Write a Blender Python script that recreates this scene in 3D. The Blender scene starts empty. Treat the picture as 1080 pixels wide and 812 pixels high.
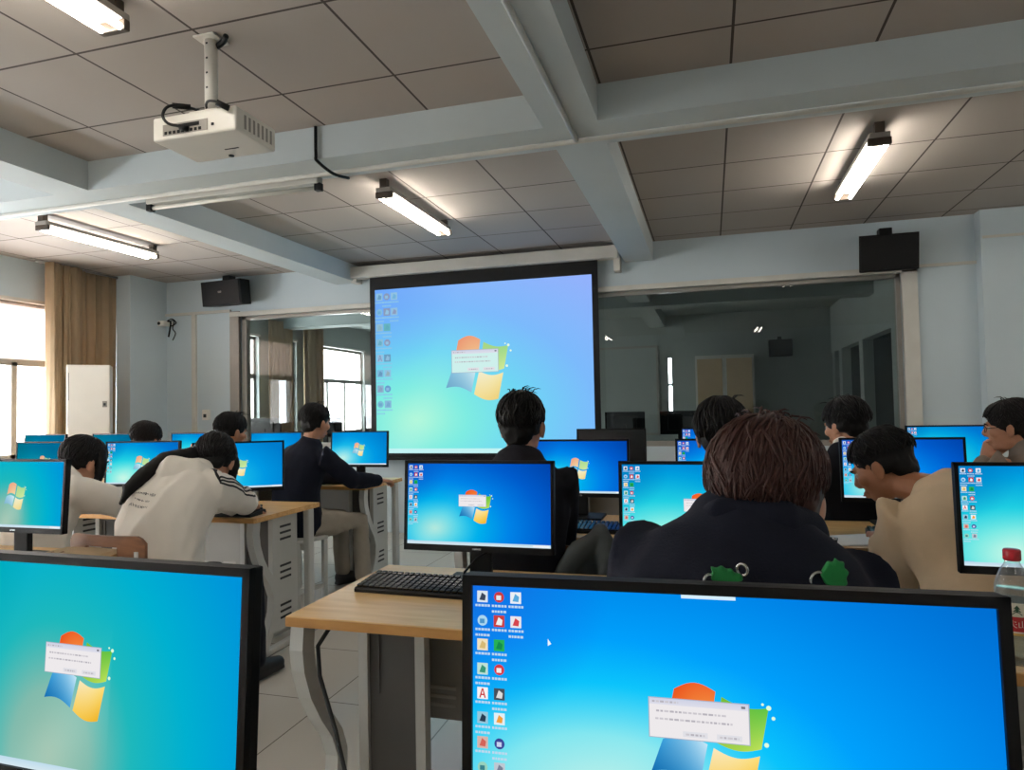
import bpy, bmesh, math, random
import numpy as np
from mathutils import Vector, Matrix, noise, Euler
random.seed(7)
SC = bpy.context.scene
COL = SC.collection
R = math.radians
V = Vector

# ------------------------------------------------------------------ helpers
def lin(c):
    c = c / 255.0
    return c / 12.92 if c <= 0.04045 else ((c + 0.055) / 1.055) ** 2.4
def rgb(r, g, b): return (lin(r), lin(g), lin(b), 1.0)

def tag(o, label=None, cat=None, group=None, kind=None):
    if label: o['label'] = label
    if cat: o['category'] = cat
    if group: o['group'] = group
    if kind: o['kind'] = kind
    return o
def empty(name, loc=(0, 0, 0), rz=0.0, label=None, cat=None, group=None):
    o = bpy.data.objects.new(name, None); COL.objects.link(o)
    o.empty_display_size = 0.05
    o.location = loc; o.rotation_euler = (0, 0, rz)
    return tag(o, label, cat, group)
def copy_tree(o, parent=None):
    c = o.copy(); COL.objects.link(c)
    if parent: c.parent = parent
    for ch in list(o.children): copy_tree(ch, c)
    return c

class MB:
    """collects verts / faces / material slots / point colours for one mesh object"""
    def __init__(s): s.v = []; s.f = []; s.m = []; s.c = []; s.smooth = []
    def add(s, vs, fs, mi=0, col=None, smooth=False):
        k = len(s.v); s.v += [tuple(p) for p in vs]
        s.f += [tuple(i + k for i in f) for f in fs]
        s.m += [mi] * len(fs); s.smooth += [smooth] * len(fs)
        if col is not None:
            s.c += ([tuple(col)] * len(vs) if not isinstance(col, list) else [tuple(x) for x in col])
    def box(s, x0, x1, y0, y1, z0, z1, mi=0, M=None):
        vs = [V((x, y, z)) for z in (z0, z1) for y in (y0, y1) for x in (x0, x1)]
        if M: vs = [M @ p for p in vs]
        s.add(vs, [(0, 2, 3, 1), (4, 5, 7, 6), (0, 1, 5, 4), (2, 6, 7, 3), (0, 4, 6, 2), (1, 3, 7, 5)], mi)
    def rbox(s, x0, x1, y0, y1, z0, z1, r=0.005, seg=2, mi=0, M=None):
        bm = bmesh.new(); bmesh.ops.create_cube(bm, size=1)
        for p in bm.verts:
            p.co = V(((x0 + x1) / 2 + p.co.x * (x1 - x0), (y0 + y1) / 2 + p.co.y * (y1 - y0), (z0 + z1) / 2 + p.co.z * (z1 - z0)))
        bmesh.ops.bevel(bm, geom=list(bm.edges), offset=r, segments=seg, affect='EDGES', profile=0.6)
        bm.verts.index_update()
        s.add([(M @ p.co if M else p.co) for p in bm.verts], [[q.index for q in f.verts] for f in bm.faces], mi, smooth=False)
        bm.free()
    def tube(s, pts, r, n=8, mi=0, col=None, caps=True):
        pts = [V(p) for p in pts]; rs = r if isinstance(r, (list, tuple)) else [r] * len(pts)
        up = V((0, 0, 1)); t0 = (pts[1] - pts[0]).normalized()
        if abs(t0.dot(up)) > 0.95: up = V((1, 0, 0))
        vs = []; side = t0.cross(up).normalized()
        for i, p in enumerate(pts):
            a = pts[max(i - 1, 0)]; b = pts[min(i + 1, len(pts) - 1)]
            t = (b - a).normalized()
            side = (side - t * side.dot(t)).normalized(); w = side.cross(t)
            for k in range(n):
                q = 2 * math.pi * k / n
                vs.append(p + (side * math.cos(q) + w * math.sin(q)) * rs[i])
        fs = []
        for i in range(len(pts) - 1):
            for k in range(n):
                fs.append((i * n + k, i * n + (k + 1) % n, (i + 1) * n + (k + 1) % n, (i + 1) * n + k))
        if caps:
            fs.append(tuple(range(n - 1, -1, -1))); fs.append(tuple((len(pts) - 1) * n + k for k in range(n)))
        s.add(vs, fs, mi, col, smooth=True)
    def lathe(s, prof, c=(0, 0, 0), n=20, mi=0):
        vs = []; fs = []
        for (r, z) in prof:
            for k in range(n):
                q = 2 * math.pi * k / n
                vs.append((c[0] + r * math.cos(q), c[1] + r * math.sin(q), c[2] + z))
        for i in range(len(prof) - 1):
            for k in range(n):
                fs.append((i * n + k, i * n + (k + 1) % n, (i + 1) * n + (k + 1) % n, (i + 1) * n + k))
        fs.append(tuple(range(n - 1, -1, -1))); fs.append(tuple((len(prof) - 1) * n + k for k in range(n)))
        s.add(vs, fs, mi, smooth=True)
    def extrude(s, poly, axis, a, b, mi=0):
        """poly: list of 2-D points; axis 'x': (y,z), 'y': (x,z), 'z': (x,y)"""
        def P(p, t):
            return {'x': (t, p[0], p[1]), 'y': (p[0], t, p[1]), 'z': (p[0], p[1], t)}[axis]
        n = len(poly)
        vs = [P(p, a) for p in poly] + [P(p, b) for p in poly]
        fs = [tuple(range(n)), tuple(range(2 * n - 1, n - 1, -1))]
        fs += [(i, i + n, (i + 1) % n + n, (i + 1) % n) for i in range(n)]
        s.add(vs, fs, mi)
    def build(s, name, mats, parent=None, fix=True):
        me = bpy.data.meshes.new(name); me.from_pydata(s.v, [], s.f)
        for m in (mats if isinstance(mats, (list, tuple)) else [mats]): me.materials.append(m)
        me.polygons.foreach_set('material_index', s.m)
        me.polygons.foreach_set('use_smooth', s.smooth)
        if s.c:
            a = me.color_attributes.new('Col', 'FLOAT_COLOR', 'POINT')
            a.data.foreach_set('color', np.array([c if len(c) == 4 else (*c, 1) for c in s.c], dtype=np.float32).ravel())
        if fix and not s.c:
            bm = bmesh.new(); bm.from_mesh(me); bmesh.ops.recalc_face_normals(bm, faces=bm.faces); bm.to_mesh(me); bm.free()
        me.update()
        o = bpy.data.objects.new(name, me); COL.objects.link(o)
        if parent: o.parent = parent
        return o
def S(name, mb, mats, parent=None):
    o = mb.build(name, mats, parent)
    if parent is None: o['kind'] = 'structure'
    return o

# ------------------------------------------------------------------ materials
def mat(name, col, rough=0.6, metal=0.0, var=0.0, vscale=8.0, bump=0.0, bscale=60.0, spec=0.5, stretch=(1, 1, 1), sheen=0.0):
    m = bpy.data.materials.new(name); m.use_nodes = True
    nt = m.node_tree; b = nt.nodes['Principled BSDF']
    b.inputs['Base Color'].default_value = col
    b.inputs['Roughness'].default_value = rough; b.inputs['Metallic'].default_value = metal
    b.inputs['Specular IOR Level'].default_value = spec
    if sheen: b.inputs['Sheen Weight'].default_value = sheen
    tc = nt.nodes.new('ShaderNodeTexCoord')
    mp = nt.nodes.new('ShaderNodeMapping'); mp.inputs['Scale'].default_value = stretch
    nt.links.new(tc.outputs['Object'], mp.inputs['Vector'])
    if var:
        n = nt.nodes.new('ShaderNodeTexNoise'); n.inputs['Scale'].default_value = vscale; n.inputs['Detail'].default_value = 5
        nt.links.new(mp.outputs[0], n.inputs['Vector'])
        r = nt.nodes.new('ShaderNodeMapRange')
        r.inputs['From Min'].default_value = 0.25; r.inputs['From Max'].default_value = 0.75
        r.inputs['To Min'].default_value = 1 - var; r.inputs['To Max'].default_value = 1 + var
        nt.links.new(n.outputs['Fac'], r.inputs['Value'])
        mx = nt.nodes.new('ShaderNodeVectorMath'); mx.operation = 'SCALE'
        mx.inputs[0].default_value = col[:3]; nt.links.new(r.outputs[0], mx.inputs['Scale'])
        nt.links.new(mx.outputs[0], b.inputs['Base Color'])
    if bump:
        n = nt.nodes.new('ShaderNodeTexNoise'); n.inputs['Scale'].default_value = bscale; n.inputs['Detail'].default_value = 4
        nt.links.new(mp.outputs[0], n.inputs['Vector'])
        bp = nt.nodes.new('ShaderNodeBump'); bp.inputs['Strength'].default_value = bump; bp.inputs['Distance'].default_value = 0.01
        nt.links.new(n.outputs['Fac'], bp.inputs['Height']); nt.links.new(bp.outputs[0], b.inputs['Normal'])
    return m
def emit(name, col, st):
    m = bpy.data.materials.new(name); m.use_nodes = True; nt = m.node_tree
    nt.nodes.remove(nt.nodes['Principled BSDF'])
    e = nt.nodes.new('ShaderNodeEmission'); e.inputs[0].default_value = col; e.inputs[1].default_value = st
    nt.links.new(e.outputs[0], nt.nodes['Material Output'].inputs[0]); return m
def emit_attr(name, st):
    m = emit(name, (1, 1, 1, 1), st); nt = m.node_tree
    a = nt.nodes.new('ShaderNodeAttribute'); a.attribute_name = 'Col'
    nt.links.new(a.outputs['Color'], [n for n in nt.nodes if n.type == 'EMISSION'][0].inputs[0]); return m
def attr_mat(name, rough=0.5):
    m = mat(name, (1, 1, 1, 1), rough); nt = m.node_tree
    a = nt.nodes.new('ShaderNodeAttribute'); a.attribute_name = 'Col'
    nt.links.new(a.outputs['Color'], nt.nodes['Principled BSDF'].inputs['Base Color']); return m
def grid_mat(name, base, seam, size, w, rough=0.7, var=0.05, vs=3.0, bump=0.0, spec=0.5):
    """square tile grid aligned to the object origin"""
    m = mat(name, base, rough, spec=spec); nt = m.node_tree; b = nt.nodes['Principled BSDF']
    tc = nt.nodes['Texture Coordinate'] if 'Texture Coordinate' in nt.nodes else nt.nodes.new('ShaderNodeTexCoord')
    sp = nt.nodes.new('ShaderNodeSeparateXYZ'); nt.links.new(tc.outputs['Object'], sp.inputs[0])
    def mth(op, a, bv=None):
        n = nt.nodes.new('ShaderNodeMath'); n.operation = op
        for i, x in enumerate((a, bv)):
            if x is None: continue
            if isinstance(x, (int, float)): n.inputs[i].default_value = x
            else: nt.links.new(x, n.inputs[i])
        return n.outputs[0]
    ds = []; ids = []
    for k in range(2):
        t = mth('DIVIDE', sp.outputs[k], size); t = mth('ADD', t, 100.5)
        fr = mth('FRACT', t); ds.append(mth('ABSOLUTE', mth('SUBTRACT', fr, 0.5))); ids.append(mth('FLOOR', mth('ADD', t, 0.5)))
    mn = mth('MINIMUM', ds[0], ds[1]); mask = mth('LESS_THAN', mn, w / size / 2)
    cb = nt.nodes.new('ShaderNodeCombineXYZ')
    nt.links.new(mth('FLOOR', mth('DIVIDE', sp.outputs[0], size)), cb.inputs[0]); nt.links.new(mth('FLOOR', mth('DIVIDE', sp.outputs[1], size)), cb.inputs[1])
    wn = nt.nodes.new('ShaderNodeTexWhiteNoise'); nt.links.new(cb.outputs[0], wn.inputs['Vector'])
    n = nt.nodes.new('ShaderNodeTexNoise'); n.inputs['Scale'].default_value = vs; n.inputs['Detail'].default_value = 6
    nt.links.new(tc.outputs['Object'], n.inputs['Vector'])
    s = mth('ADD', mth('MULTIPLY', wn.outputs['Value'], var), mth('MULTIPLY', n.outputs['Fac'], var))
    s = mth('ADD', s, 1 - var)
    sc = nt.nodes.new('ShaderNodeVectorMath'); sc.operation = 'SCALE'; sc.inputs[0].default_value = base[:3]
    nt.links.new(s, sc.inputs['Scale'])
    mx = nt.nodes.new('ShaderNodeMix'); mx.data_type = 'RGBA'
    nt.links.new(mask, mx.inputs['Factor']); nt.links.new(sc.outputs[0], mx.inputs['A']); mx.inputs['B'].default_value = seam
    nt.links.new(mx.outputs['Result'], b.inputs['Base Color'])
    if bump:
        bp = nt.nodes.new('ShaderNodeBump'); bp.inputs['Strength'].default_value = bump; bp.inputs['Distance'].default_value = 0.004
        nt.links.new(mth('SUBTRACT', 1.0, mask), bp.inputs['Height']); nt.links.new(bp.outputs[0], b.inputs['Normal'])
    return m
def glass_mat(name, tint, gl=1.0, ior=1.45):
    m = bpy.data.materials.new(name); m.use_nodes = True; nt = m.node_tree
    nt.nodes.remove(nt.nodes['Principled BSDF'])
    t = nt.nodes.new('ShaderNodeBsdfTransparent'); t.inputs[0].default_value = tint
    g = nt.nodes.new('ShaderNodeBsdfGlossy'); g.inputs['Roughness'].default_value = 0.01; g.inputs[0].default_value = (gl, gl, gl, 1)
    f = nt.nodes.new('ShaderNodeFresnel'); f.inputs[0].default_value = ior
    mx = nt.nodes.new('ShaderNodeMixShader')
    ge = nt.nodes.new('ShaderNodeNewGeometry'); mu = nt.nodes.new('ShaderNodeMath'); mu.operation = 'MULTIPLY_ADD'
    nt.links.new(ge.outputs['Backfacing'], mu.inputs[0]); nt.links.new(f.outputs[0], mu.inputs[2]); mu.inputs[1].default_value = -2.0; mu.use_clamp = True
    nt.links.new(mu.outputs[0], mx.inputs[0]); nt.links.new(t.outputs[0], mx.inputs[1]); nt.links.new(g.outputs[0], mx.inputs[2])
    nt.links.new(mx.outputs[0], nt.nodes['Material Output'].inputs[0]); return m
def wood_mat(name, a, b, rough=0.35):
    m = mat(name, a, rough); nt = m.node_tree; bs = nt.nodes['Principled BSDF']
    tc = nt.nodes.new('ShaderNodeTexCoord'); mp = nt.nodes.new('ShaderNodeMapping'); mp.inputs['Scale'].default_value = (1.6, 14, 14)
    nt.links.new(tc.outputs['Object'], mp.inputs['Vector'])
    n = nt.nodes.new('ShaderNodeTexNoise'); n.inputs['Scale'].default_value = 2.2; n.inputs['Detail'].default_value = 6; n.inputs['Distortion'].default_value = 0.6
    nt.links.new(mp.outputs[0], n.inputs['Vector'])
    cr = nt.nodes.new('ShaderNodeValToRGB'); cr.color_ramp.elements[0].color = b; cr.color_ramp.elements[1].color = a
    cr.color_ramp.elements[0].position = 0.3; cr.color_ramp.elements[1].position = 0.62
    nt.links.new(n.outputs['Fac'], cr.inputs[0]); nt.links.new(cr.outputs[0], bs.inputs['Base Color']); return m

M = {}
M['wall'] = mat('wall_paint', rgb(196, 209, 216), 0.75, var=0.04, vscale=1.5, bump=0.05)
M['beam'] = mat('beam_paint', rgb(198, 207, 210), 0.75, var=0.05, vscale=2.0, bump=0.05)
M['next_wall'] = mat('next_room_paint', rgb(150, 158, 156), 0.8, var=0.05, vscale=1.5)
M['ceil'] = grid_mat('ceiling_tile', rgb(168, 160, 153), rgb(68, 60, 56), 0.605, 0.012, 0.85, 0.07, 2.5)
M['floor'] = grid_mat('floor_tile', rgb(208, 203, 194), rgb(128, 122, 114), 0.6, 0.006, 0.18, 0.06, 2.0, bump=0.2)
M['white'] = mat('white_paint_metal', rgb(226, 222, 214), 0.4, var=0.03, vscale=5)
M['white_trim'] = mat('white_trim', rgb(205, 203, 196), 0.45, var=0.06, vscale=6)
M['alu'] = mat('window_aluminium', rgb(150, 146, 140), 0.4, 0.3, var=0.05)
M['black'] = mat('black_plastic', rgb(10, 10, 12), 0.5, bump=0.04, bscale=300, spec=0.25)
M['black_gloss'] = mat('black_gloss_plastic', rgb(12, 12, 14), 0.2)
M['off_screen'] = mat('switched_off_screen', rgb(14, 15, 17), 0.25)
M['brown_metal'] = mat('lamp_socket_brown', rgb(72, 60, 50), 0.5, var=0.1)
M['lampwhite'] = mat('lamp_housing_white', rgb(150, 145, 138), 0.45, var=0.03)
M['tube'] = emit('lit_tube', rgb(255, 246, 232), 32.0)
M['tube_off'] = mat('unlit_tube_glass', rgb(218, 216, 208), 0.15)
M['desk_wood'] = wood_mat('desk_wood', rgb(234, 194, 134), rgb(214, 168, 106), 0.32)
M['desk_edge'] = wood_mat('desk_edge_band', rgb(206, 152, 86), rgb(184, 130, 68), 0.4)
M['desk_metal'] = mat('desk_grey_metal', rgb(204, 205, 202), 0.45, 0.1, var=0.04, vscale=4, bump=0.02, bscale=200)
M['desk_panel'] = mat('desk_panel_grey', rgb(182, 180, 175), 0.5, 0.1, var=0.04, vscale=4)
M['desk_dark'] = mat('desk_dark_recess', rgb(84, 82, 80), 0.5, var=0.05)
M['slot_dark'] = mat('louvre_gap_dark', rgb(52, 54, 56), 0.7)
M['slot_light'] = mat('slot_bright_floor', rgb(214, 212, 206), 0.4)
M['curtain'] = mat('curtain_tan', rgb(150, 130, 104), 0.9, var=0.06, vscale=10, bump=0.1, bscale=200)
M['chair_wood'] = wood_mat('chair_wood', rgb(140, 92, 58), rgb(108, 66, 40), 0.4)
M['kraft'] = mat('kraft_paper', rgb(186, 160, 124), 0.8, var=0.06)
M['paper'] = mat('white_paper', rgb(226, 226, 220), 0.8)
M['skin'] = mat('skin', rgb(192, 140, 112), 0.5, var=0.05, vscale=30, bump=0.03, bscale=250)
M['skin_dark'] = mat('skin_tan', rgb(172, 118, 86), 0.5, var=0.05, vscale=30, bump=0.03, bscale=250)
M['hair'] = mat('black_hair', rgb(13, 11, 12), 0.6, var=0.2, vscale=40, spec=0.25)
M['hair_brown'] = mat('reddish_brown_hair', rgb(64, 39, 34), 0.55, var=0.35, vscale=60, spec=0.3)
M['eye_white'] = mat('eye_white', rgb(186, 178, 170), 0.3)
M['iris'] = mat('iris_dark', rgb(25, 18, 15), 0.25)
M['lips'] = mat('lips', rgb(160, 92, 82), 0.5)
M['cloth_black'] = mat('black_fabric', rgb(26, 27, 34), 0.92, var=0.12, vscale=14, bump=0.15, bscale=260, spec=0.2)
M['cloth_navy'] = mat('navy_black_fabric', rgb(24, 27, 40), 0.92, var=0.12, vscale=14, bump=0.15, bscale=260, spec=0.2)
M['cloth_white'] = mat('off_white_fleece', rgb(243, 237, 228), 0.95, var=0.03, vscale=10, bump=0.12, bscale=240, spec=0.2)
M['cloth_beige'] = mat('beige_knit', rgb(226, 203, 172), 0.95, var=0.04, vscale=16, bump=0.25, bscale=300, spec=0.2)
M['cloth_grey'] = mat('grey_fleece', rgb(140, 128, 118), 0.95, var=0.06, vscale=14, bump=0.2, bscale=260, spec=0.2)
M['cloth_charcoal'] = mat('charcoal_fabric', rgb(58, 62, 66), 0.92, var=0.1, vscale=12, bump=0.15, bscale=200, spec=0.2)
M['cloth_jacket'] = mat('dark_grey_canvas', rgb(84, 90, 92), 0.9, var=0.12, vscale=10, bump=0.15, bscale=200, spec=0.2)
M['pants_grey'] = mat('grey_trousers', rgb(160, 153, 142), 0.9, var=0.06, vscale=12, bump=0.12, bscale=240, spec=0.2)
M['pants_dark'] = mat('dark_trousers', rgb(38, 40, 48), 0.9, var=0.08, vscale=12, bump=0.12, bscale=240, spec=0.2)
M['shoe'] = mat('black_shoe', rgb(28, 26, 26), 0.5, var=0.1)
M['green'] = mat('green_felt', rgb(24, 128, 62), 0.8, var=0.15, vscale=20)
M['steel'] = mat('polished_steel', rgb(190, 190, 190), 0.25, 0.9)
M['stripe'] = mat('black_stripe', rgb(24, 24, 26), 0.85)
M['red_cap'] = mat('red_bottle_cap', rgb(182, 24, 40), 0.35)
M['label_red'] = mat('red_bottle_label', rgb(176, 28, 36), 0.4)
M['label_white'] = mat('white_bottle_label', rgb(222, 216, 200), 0.4)
M['label_green'] = mat('green_label_print', rgb(24, 70, 44), 0.5)
M['label_dark'] = mat('grey_label_print', rgb(70, 70, 70), 0.5)
M['label_gold'] = mat('yellow_label_print', rgb(206, 168, 84), 0.5)
M['pixels'] = emit_attr('screen_pixels', 0.73)
M['concrete'] = mat('outside_concrete', rgb(222, 214, 206), 0.9, var=0.05, vscale=2)
M['outside_glass'] = mat('outside_windows', rgb(170, 172, 172), 0.4, var=0.05)
M['pane'] = glass_mat('window_glass', (0.96, 0.97, 0.96, 1))
M['room_glass'] = glass_mat('partition_glass', (0.80, 0.83, 0.82, 1), 1.0, 1.5)
def plastic_mat(name, tint, edge):
    m = glass_mat(name, tint, 1.0, 1.5); nt = m.node_tree; o = nt.nodes['Material Output']; last = o.inputs[0].links[0].from_socket
    d = nt.nodes.new('ShaderNodeBsdfDiffuse'); d.inputs[0].default_value = (.75, .78, .80, 1)
    lw = nt.nodes.new('ShaderNodeLayerWeight'); lw.inputs[0].default_value = .35
    mm = nt.nodes.new('ShaderNodeMath'); mm.operation = 'MULTIPLY_ADD'; mm.inputs[1].default_value = edge; mm.inputs[2].default_value = .06
    nt.links.new(lw.outputs['Facing'], mm.inputs[0])
    mx = nt.nodes.new('ShaderNodeMixShader'); nt.links.new(mm.outputs[0], mx.inputs[0]); nt.links.new(last, mx.inputs[1]); nt.links.new(d.outputs[0], mx.inputs[2]); nt.links.new(mx.outputs[0], o.inputs[0]); return m
M['bottle'] = plastic_mat('clear_plastic', (0.90, 0.93, 0.95, 1), .55)
M['water'] = glass_mat('drinking_water', (0.80, 0.85, 0.88, 1), 1.0, 1.33)
def blind_mat():
    m = mat('roller_blind', rgb(236, 226, 218), 0.9, var=0.03, vscale=4, stretch=(1, 8, 0.5)); nt = m.node_tree
    b = nt.nodes['Principled BSDF']; t = nt.nodes.new('ShaderNodeBsdfTranslucent'); t.inputs[0].default_value = rgb(246, 232, 224)
    mx = nt.nodes.new('ShaderNodeMixShader'); mx.inputs[0].default_value = 0.75
    nt.links.new(b.outputs[0], mx.inputs[1]); nt.links.new(t.outputs[0], mx.inputs[2]); nt.links.new(mx.outputs[0], nt.nodes['Material Output'].inputs[0])
    return m
M['blind'] = blind_mat()
def curtain_mat():
    m = M['curtain']; nt = m.node_tree; b = nt.nodes['Principled BSDF']
    t = nt.nodes.new('ShaderNodeBsdfTranslucent'); t.inputs[0].default_value = rgb(206, 170, 120)
    mx = nt.nodes.new('ShaderNodeMixShader'); mx.inputs[0].default_value = 0.14
    nt.links.new(b.outputs[0], mx.inputs[1]); nt.links.new(t.outputs[0], mx.inputs[2]); nt.links.new(mx.outputs[0], nt.nodes['Material Output'].inputs[0])
curtain_mat()

# ------------------------------------------------------------------ room constants (metres; camera stands at x=0, y=0)
XL, XR, YB, YF, ZC, ZB = -6.5, 4.2, 6.6, -2.2, 2.86, 2.68
CX0, CX1 = 3.25, 3.55          # cross beam (y range)
BL0, BL1 = -3.90, -3.63        # left beam (x range)
BM0, BM1 = -0.757, -0.486      # middle beam
NY = 12.3                      # far wall of the next room

# floor
b = MB(); b.box(XL - 0.25, XR + 0.15, YF - 0.15, NY + 0.2, -0.12, 0.0)
fl = S('floor', b, M['floor']); 
me = fl.data
off = V((-1.69, 2.73, 0.0))
for v in me.vertices: v.co -= off
fl.location = off

# ceilings: one slab per bay, the tile grid starts at the object's origin
def ceiling(x0, x1, y0, y1, ox, oy, z=ZC):
    b = MB(); b.box(x0 - ox, x1 - ox, y0 - oy, y1 - oy, 0, 0.12)
    o = S('ceiling', b, M['ceil']); o.location = (ox, oy, z); return o
for (x0, x1, ox) in ((XL - .2, BL0, -3.95 - .605), (BL1, BM0, -1.375), (BM1, XR + .15, 0.134)):
    ceiling(x0, x1, CX1, YB + 0.15, ox, 4.61 if x0 > -4 else 4.48)
    ceiling(x0, x1, YF - .15, CX0, ox, 2.86 if x0 < -1 else 2.92)
    b = MB()
n = 0
def trim(b, m):
    global n
    n += 1; return S('trim_%d' % n, b, m)
# beams
b = MB(); b.box(XL, XR, CX0, CX1, ZB, ZC + .1); trim(b, M['beam'])
for (x0, x1) in ((BL0, BL1), (BM0, BM1)):
    b = MB(); b.box(x0, x1, CX1, YB, ZB, ZC + .1); trim(b, M['beam'])
    b = MB(); b.box(x0, x1, YF, CX0, ZB, ZC + .1); trim(b, M['beam'])
# conduits on the beams
b = MB(); b.tube([(XL + .02, 3.44, ZB - .012), (XR - .02, 3.44, ZB - .012)], 0.014, 8)
o = b.build('conduit', M['white_trim']); tag(o, 'long white cable conduit running along the underside of the cross beam', 'conduit')
b = MB(); b.tube([(-.625, YF + .05, ZB - .012), (-.625, 3.425, ZB - .012)], 0.013, 8)
o = b.build('conduit', M['white_trim']); tag(o, 'pale cable conduit along the underside of the middle lengthwise ceiling beam', 'conduit')

# back wall with the wide glazed opening
GX0, GX1, GZ0, GZ1 = -5.15, 1.62, 0.9, 2.40
b = MB()
b.box(XL - .2, GX0, YB, YB + .15, 0, ZC + .1); b.box(GX1, XR + .15, YB, YB + .15, 0, ZC + .1)
b.box(GX0, GX1, YB, YB + .15, 0, GZ0); b.box(GX0, GX1, YB, YB + .15, GZ1, ZC + .1)
S('wall_back', b, M['wall'])
# projecting pilasters on the back wall
b = MB(); b.box(XL, -6.18, 6.07, YB, 0, ZC); trim(b, M['wall'])
b = MB(); b.box(2.19, 2.95, 6.47, YB, 0, ZC); trim(b, M['wall'])
# partition glazing
w = empty('window_1', ((GX0 + GX1) / 2, YB + .05, GZ0)); w['kind'] = 'structure'
def loc_box(mb, o, x0, x1, y0, y1, z0, z1, mi=0):
    l = o.location; mb.box(x0 - l[0], x1 - l[0], y0 - l[1], y1 - l[1], z0 - l[2], z1 - l[2], mi)
b = MB(); loc_box(b, w, GX0 + .05, GX1 - .03, YB + .06, YB + .068, GZ0 + .04, GZ1 - .03); b.build('pane', M['room_glass'], w)
b = MB()
loc_box(b, w, GX0, GX1, YB + .03, YB + .10, GZ1 - .035, GZ1); loc_box(b, w, GX0, GX1, YB + .03, YB + .10, GZ0, GZ0 + .05)
loc_box(b, w, GX0, GX0 + .06, YB + .03, YB + .10, GZ0, GZ1); loc_box(b, w, GX1 - .035, GX1, YB + .03, YB + .10, GZ0, GZ1)
b.build('window_frame', M['alu'], w)
b = MB(); loc_box(b, w, GX1, GX1 + .12, YB - .035, YB + .02, 0, GZ1 + .06); b.build('jamb_cover', M['white_trim'], w)
b = MB(); loc_box(b, w, GX0 - .12, GX0, YB - .03, YB + .02, 0, GZ1 + .06); b.build('jamb_cover', M['alu'], w)
b = MB(); loc_box(b, w, GX0 - .12, GX1 + .12, YB - .035, YB + .02, GZ1, GZ1 + .05); b.build('head_cover', M['white_trim'], w)
# wall trunking
b = MB(); b.box(-6.18, GX0 - .12, YB - .025, YB, 2.455, 2.485); trim(b, M['white_trim'])
b = MB(); b.box(-5.80, -5.745, YB - .03, YB, 0.1, 2.455); trim(b, M['white_trim'])
b = MB(); b.box(1.75, 2.19, YB - .02, YB, 2.435, 2.46); trim(b, M['white_trim'])
b = MB(); b.box(2.2, 2.95, 6.455, 6.47, 2.62, 2.64); trim(b, M['white_trim'])
# side, rear walls
WZ0, WZ1 = 0.88, 2.44
def wall_left(y0, y1, wins):
    b = MB(); y = y0
    for (a, c) in wins:
        b.box(XL - .2, XL, y, a, 0, ZC + .1); b.box(XL - .2, XL, a, c, 0, WZ0); b.box(XL - .2, XL, a, c, WZ1, ZC + .1); y = c
    b.box(XL - .2, XL, y, y1, 0, ZC + .1); return b
WIN_A = [(-1.9, -.1), (0.5, 2.6), (3.6, 5.98)]  # first two are out of view, added to let in more daylight
WIN_B = [(7.3, 8.75), (9.42, 9.72), (10.3, 12.0)]
S('wall_left', wall_left(YF - .15, YB, WIN_A), M['wall'])
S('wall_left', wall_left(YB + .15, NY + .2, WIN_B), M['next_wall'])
b = MB(); b.box(XR, XR + .15, YF, YB, 0, ZC + .1); S('wall_right', b, M['wall'])
b = MB(); b.box(XL - .2, XR + .15, YF - .15, YF, 0, ZC + .1); S('wall_front', b, M['wall'])
# outer windows
wn = 1
def outer_window(y0, y1, mull, blind=True):
    global wn
    wn += 1
    w = empty('window_%d' % wn, (XL - .09, (y0 + y1) / 2, WZ0)); w['kind'] = 'structure'
    f = MB(); X0, X1 = XL - .12, XL - .06
    ZM = 1.84
    for (a, c, z0, z1) in ((y0, y0 + .05, WZ0, WZ1), (y1 - .05, y1, WZ0, WZ1), (y0, y1, WZ0, WZ0 + .05), (y0, y1, WZ1 - .05, WZ1), (y0, y1, ZM - .035, ZM + .035)):
        loc_box(f, w, X0, X1, a, c, z0, z1)
    for ym in mull: loc_box(f, w, X0, X1, ym - .03, ym + .03, WZ0, ZM)
    f.build('window_frame', M['alu'], w)
    p = MB(); loc_box(p, w, XL - .095, XL - .089, y0 + .03, y1 - .03, WZ0 + .03, WZ1 - .03); p.build('pane', M['pane'], w)
    if blind:
        p = MB(); loc_box(p, w, XL - .053, XL - .05, y0 + .02, y1 - .02, ZM + .03, WZ1 - .01); p.build('roller_blind', M['blind'], w)
    s = MB(); loc_box(s, w, XL - .05, XL + .03, y0 - .03, y1 + .03, WZ0 - .04, WZ0); s.build('window_sill', M['white_trim'], w)
    l = MB(); loc_box(l, w, XL - .05, XL + .015, y0 - .02, y1 + .02, WZ1 - .004, WZ1 + .03); l.build('head_rail', M['white_trim'], w)
outer_window(*WIN_A[0], (-1.3, -.7)); outer_window(*WIN_A[1], (1.2, 1.9)); outer_window(*WIN_A[2], (4.25, 5.05, 5.6))
outer_window(*WIN_B[0], (8.1,), False); outer_window(*WIN_B[1], (), False); outer_window(*WIN_B[2], (10.75, 11.35), False)
# the pale building across the yard
bd = empty('building', (-16.0, 6.0, -3.0), 0, 'pale office block across the yard seen through the left windows', 'building')
b = MB(); b.box(-1, 1, -14, 14, 0, 7.2); b.build('facade', M['concrete'], bd)
for k in range(9):
    b = MB(); b.box(1.0, 1.05, -12.6 + k * 2.9, -11.2 + k * 2.9, 4.1, 5.5); b.build('window', M['outside_glass'], bd)

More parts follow.
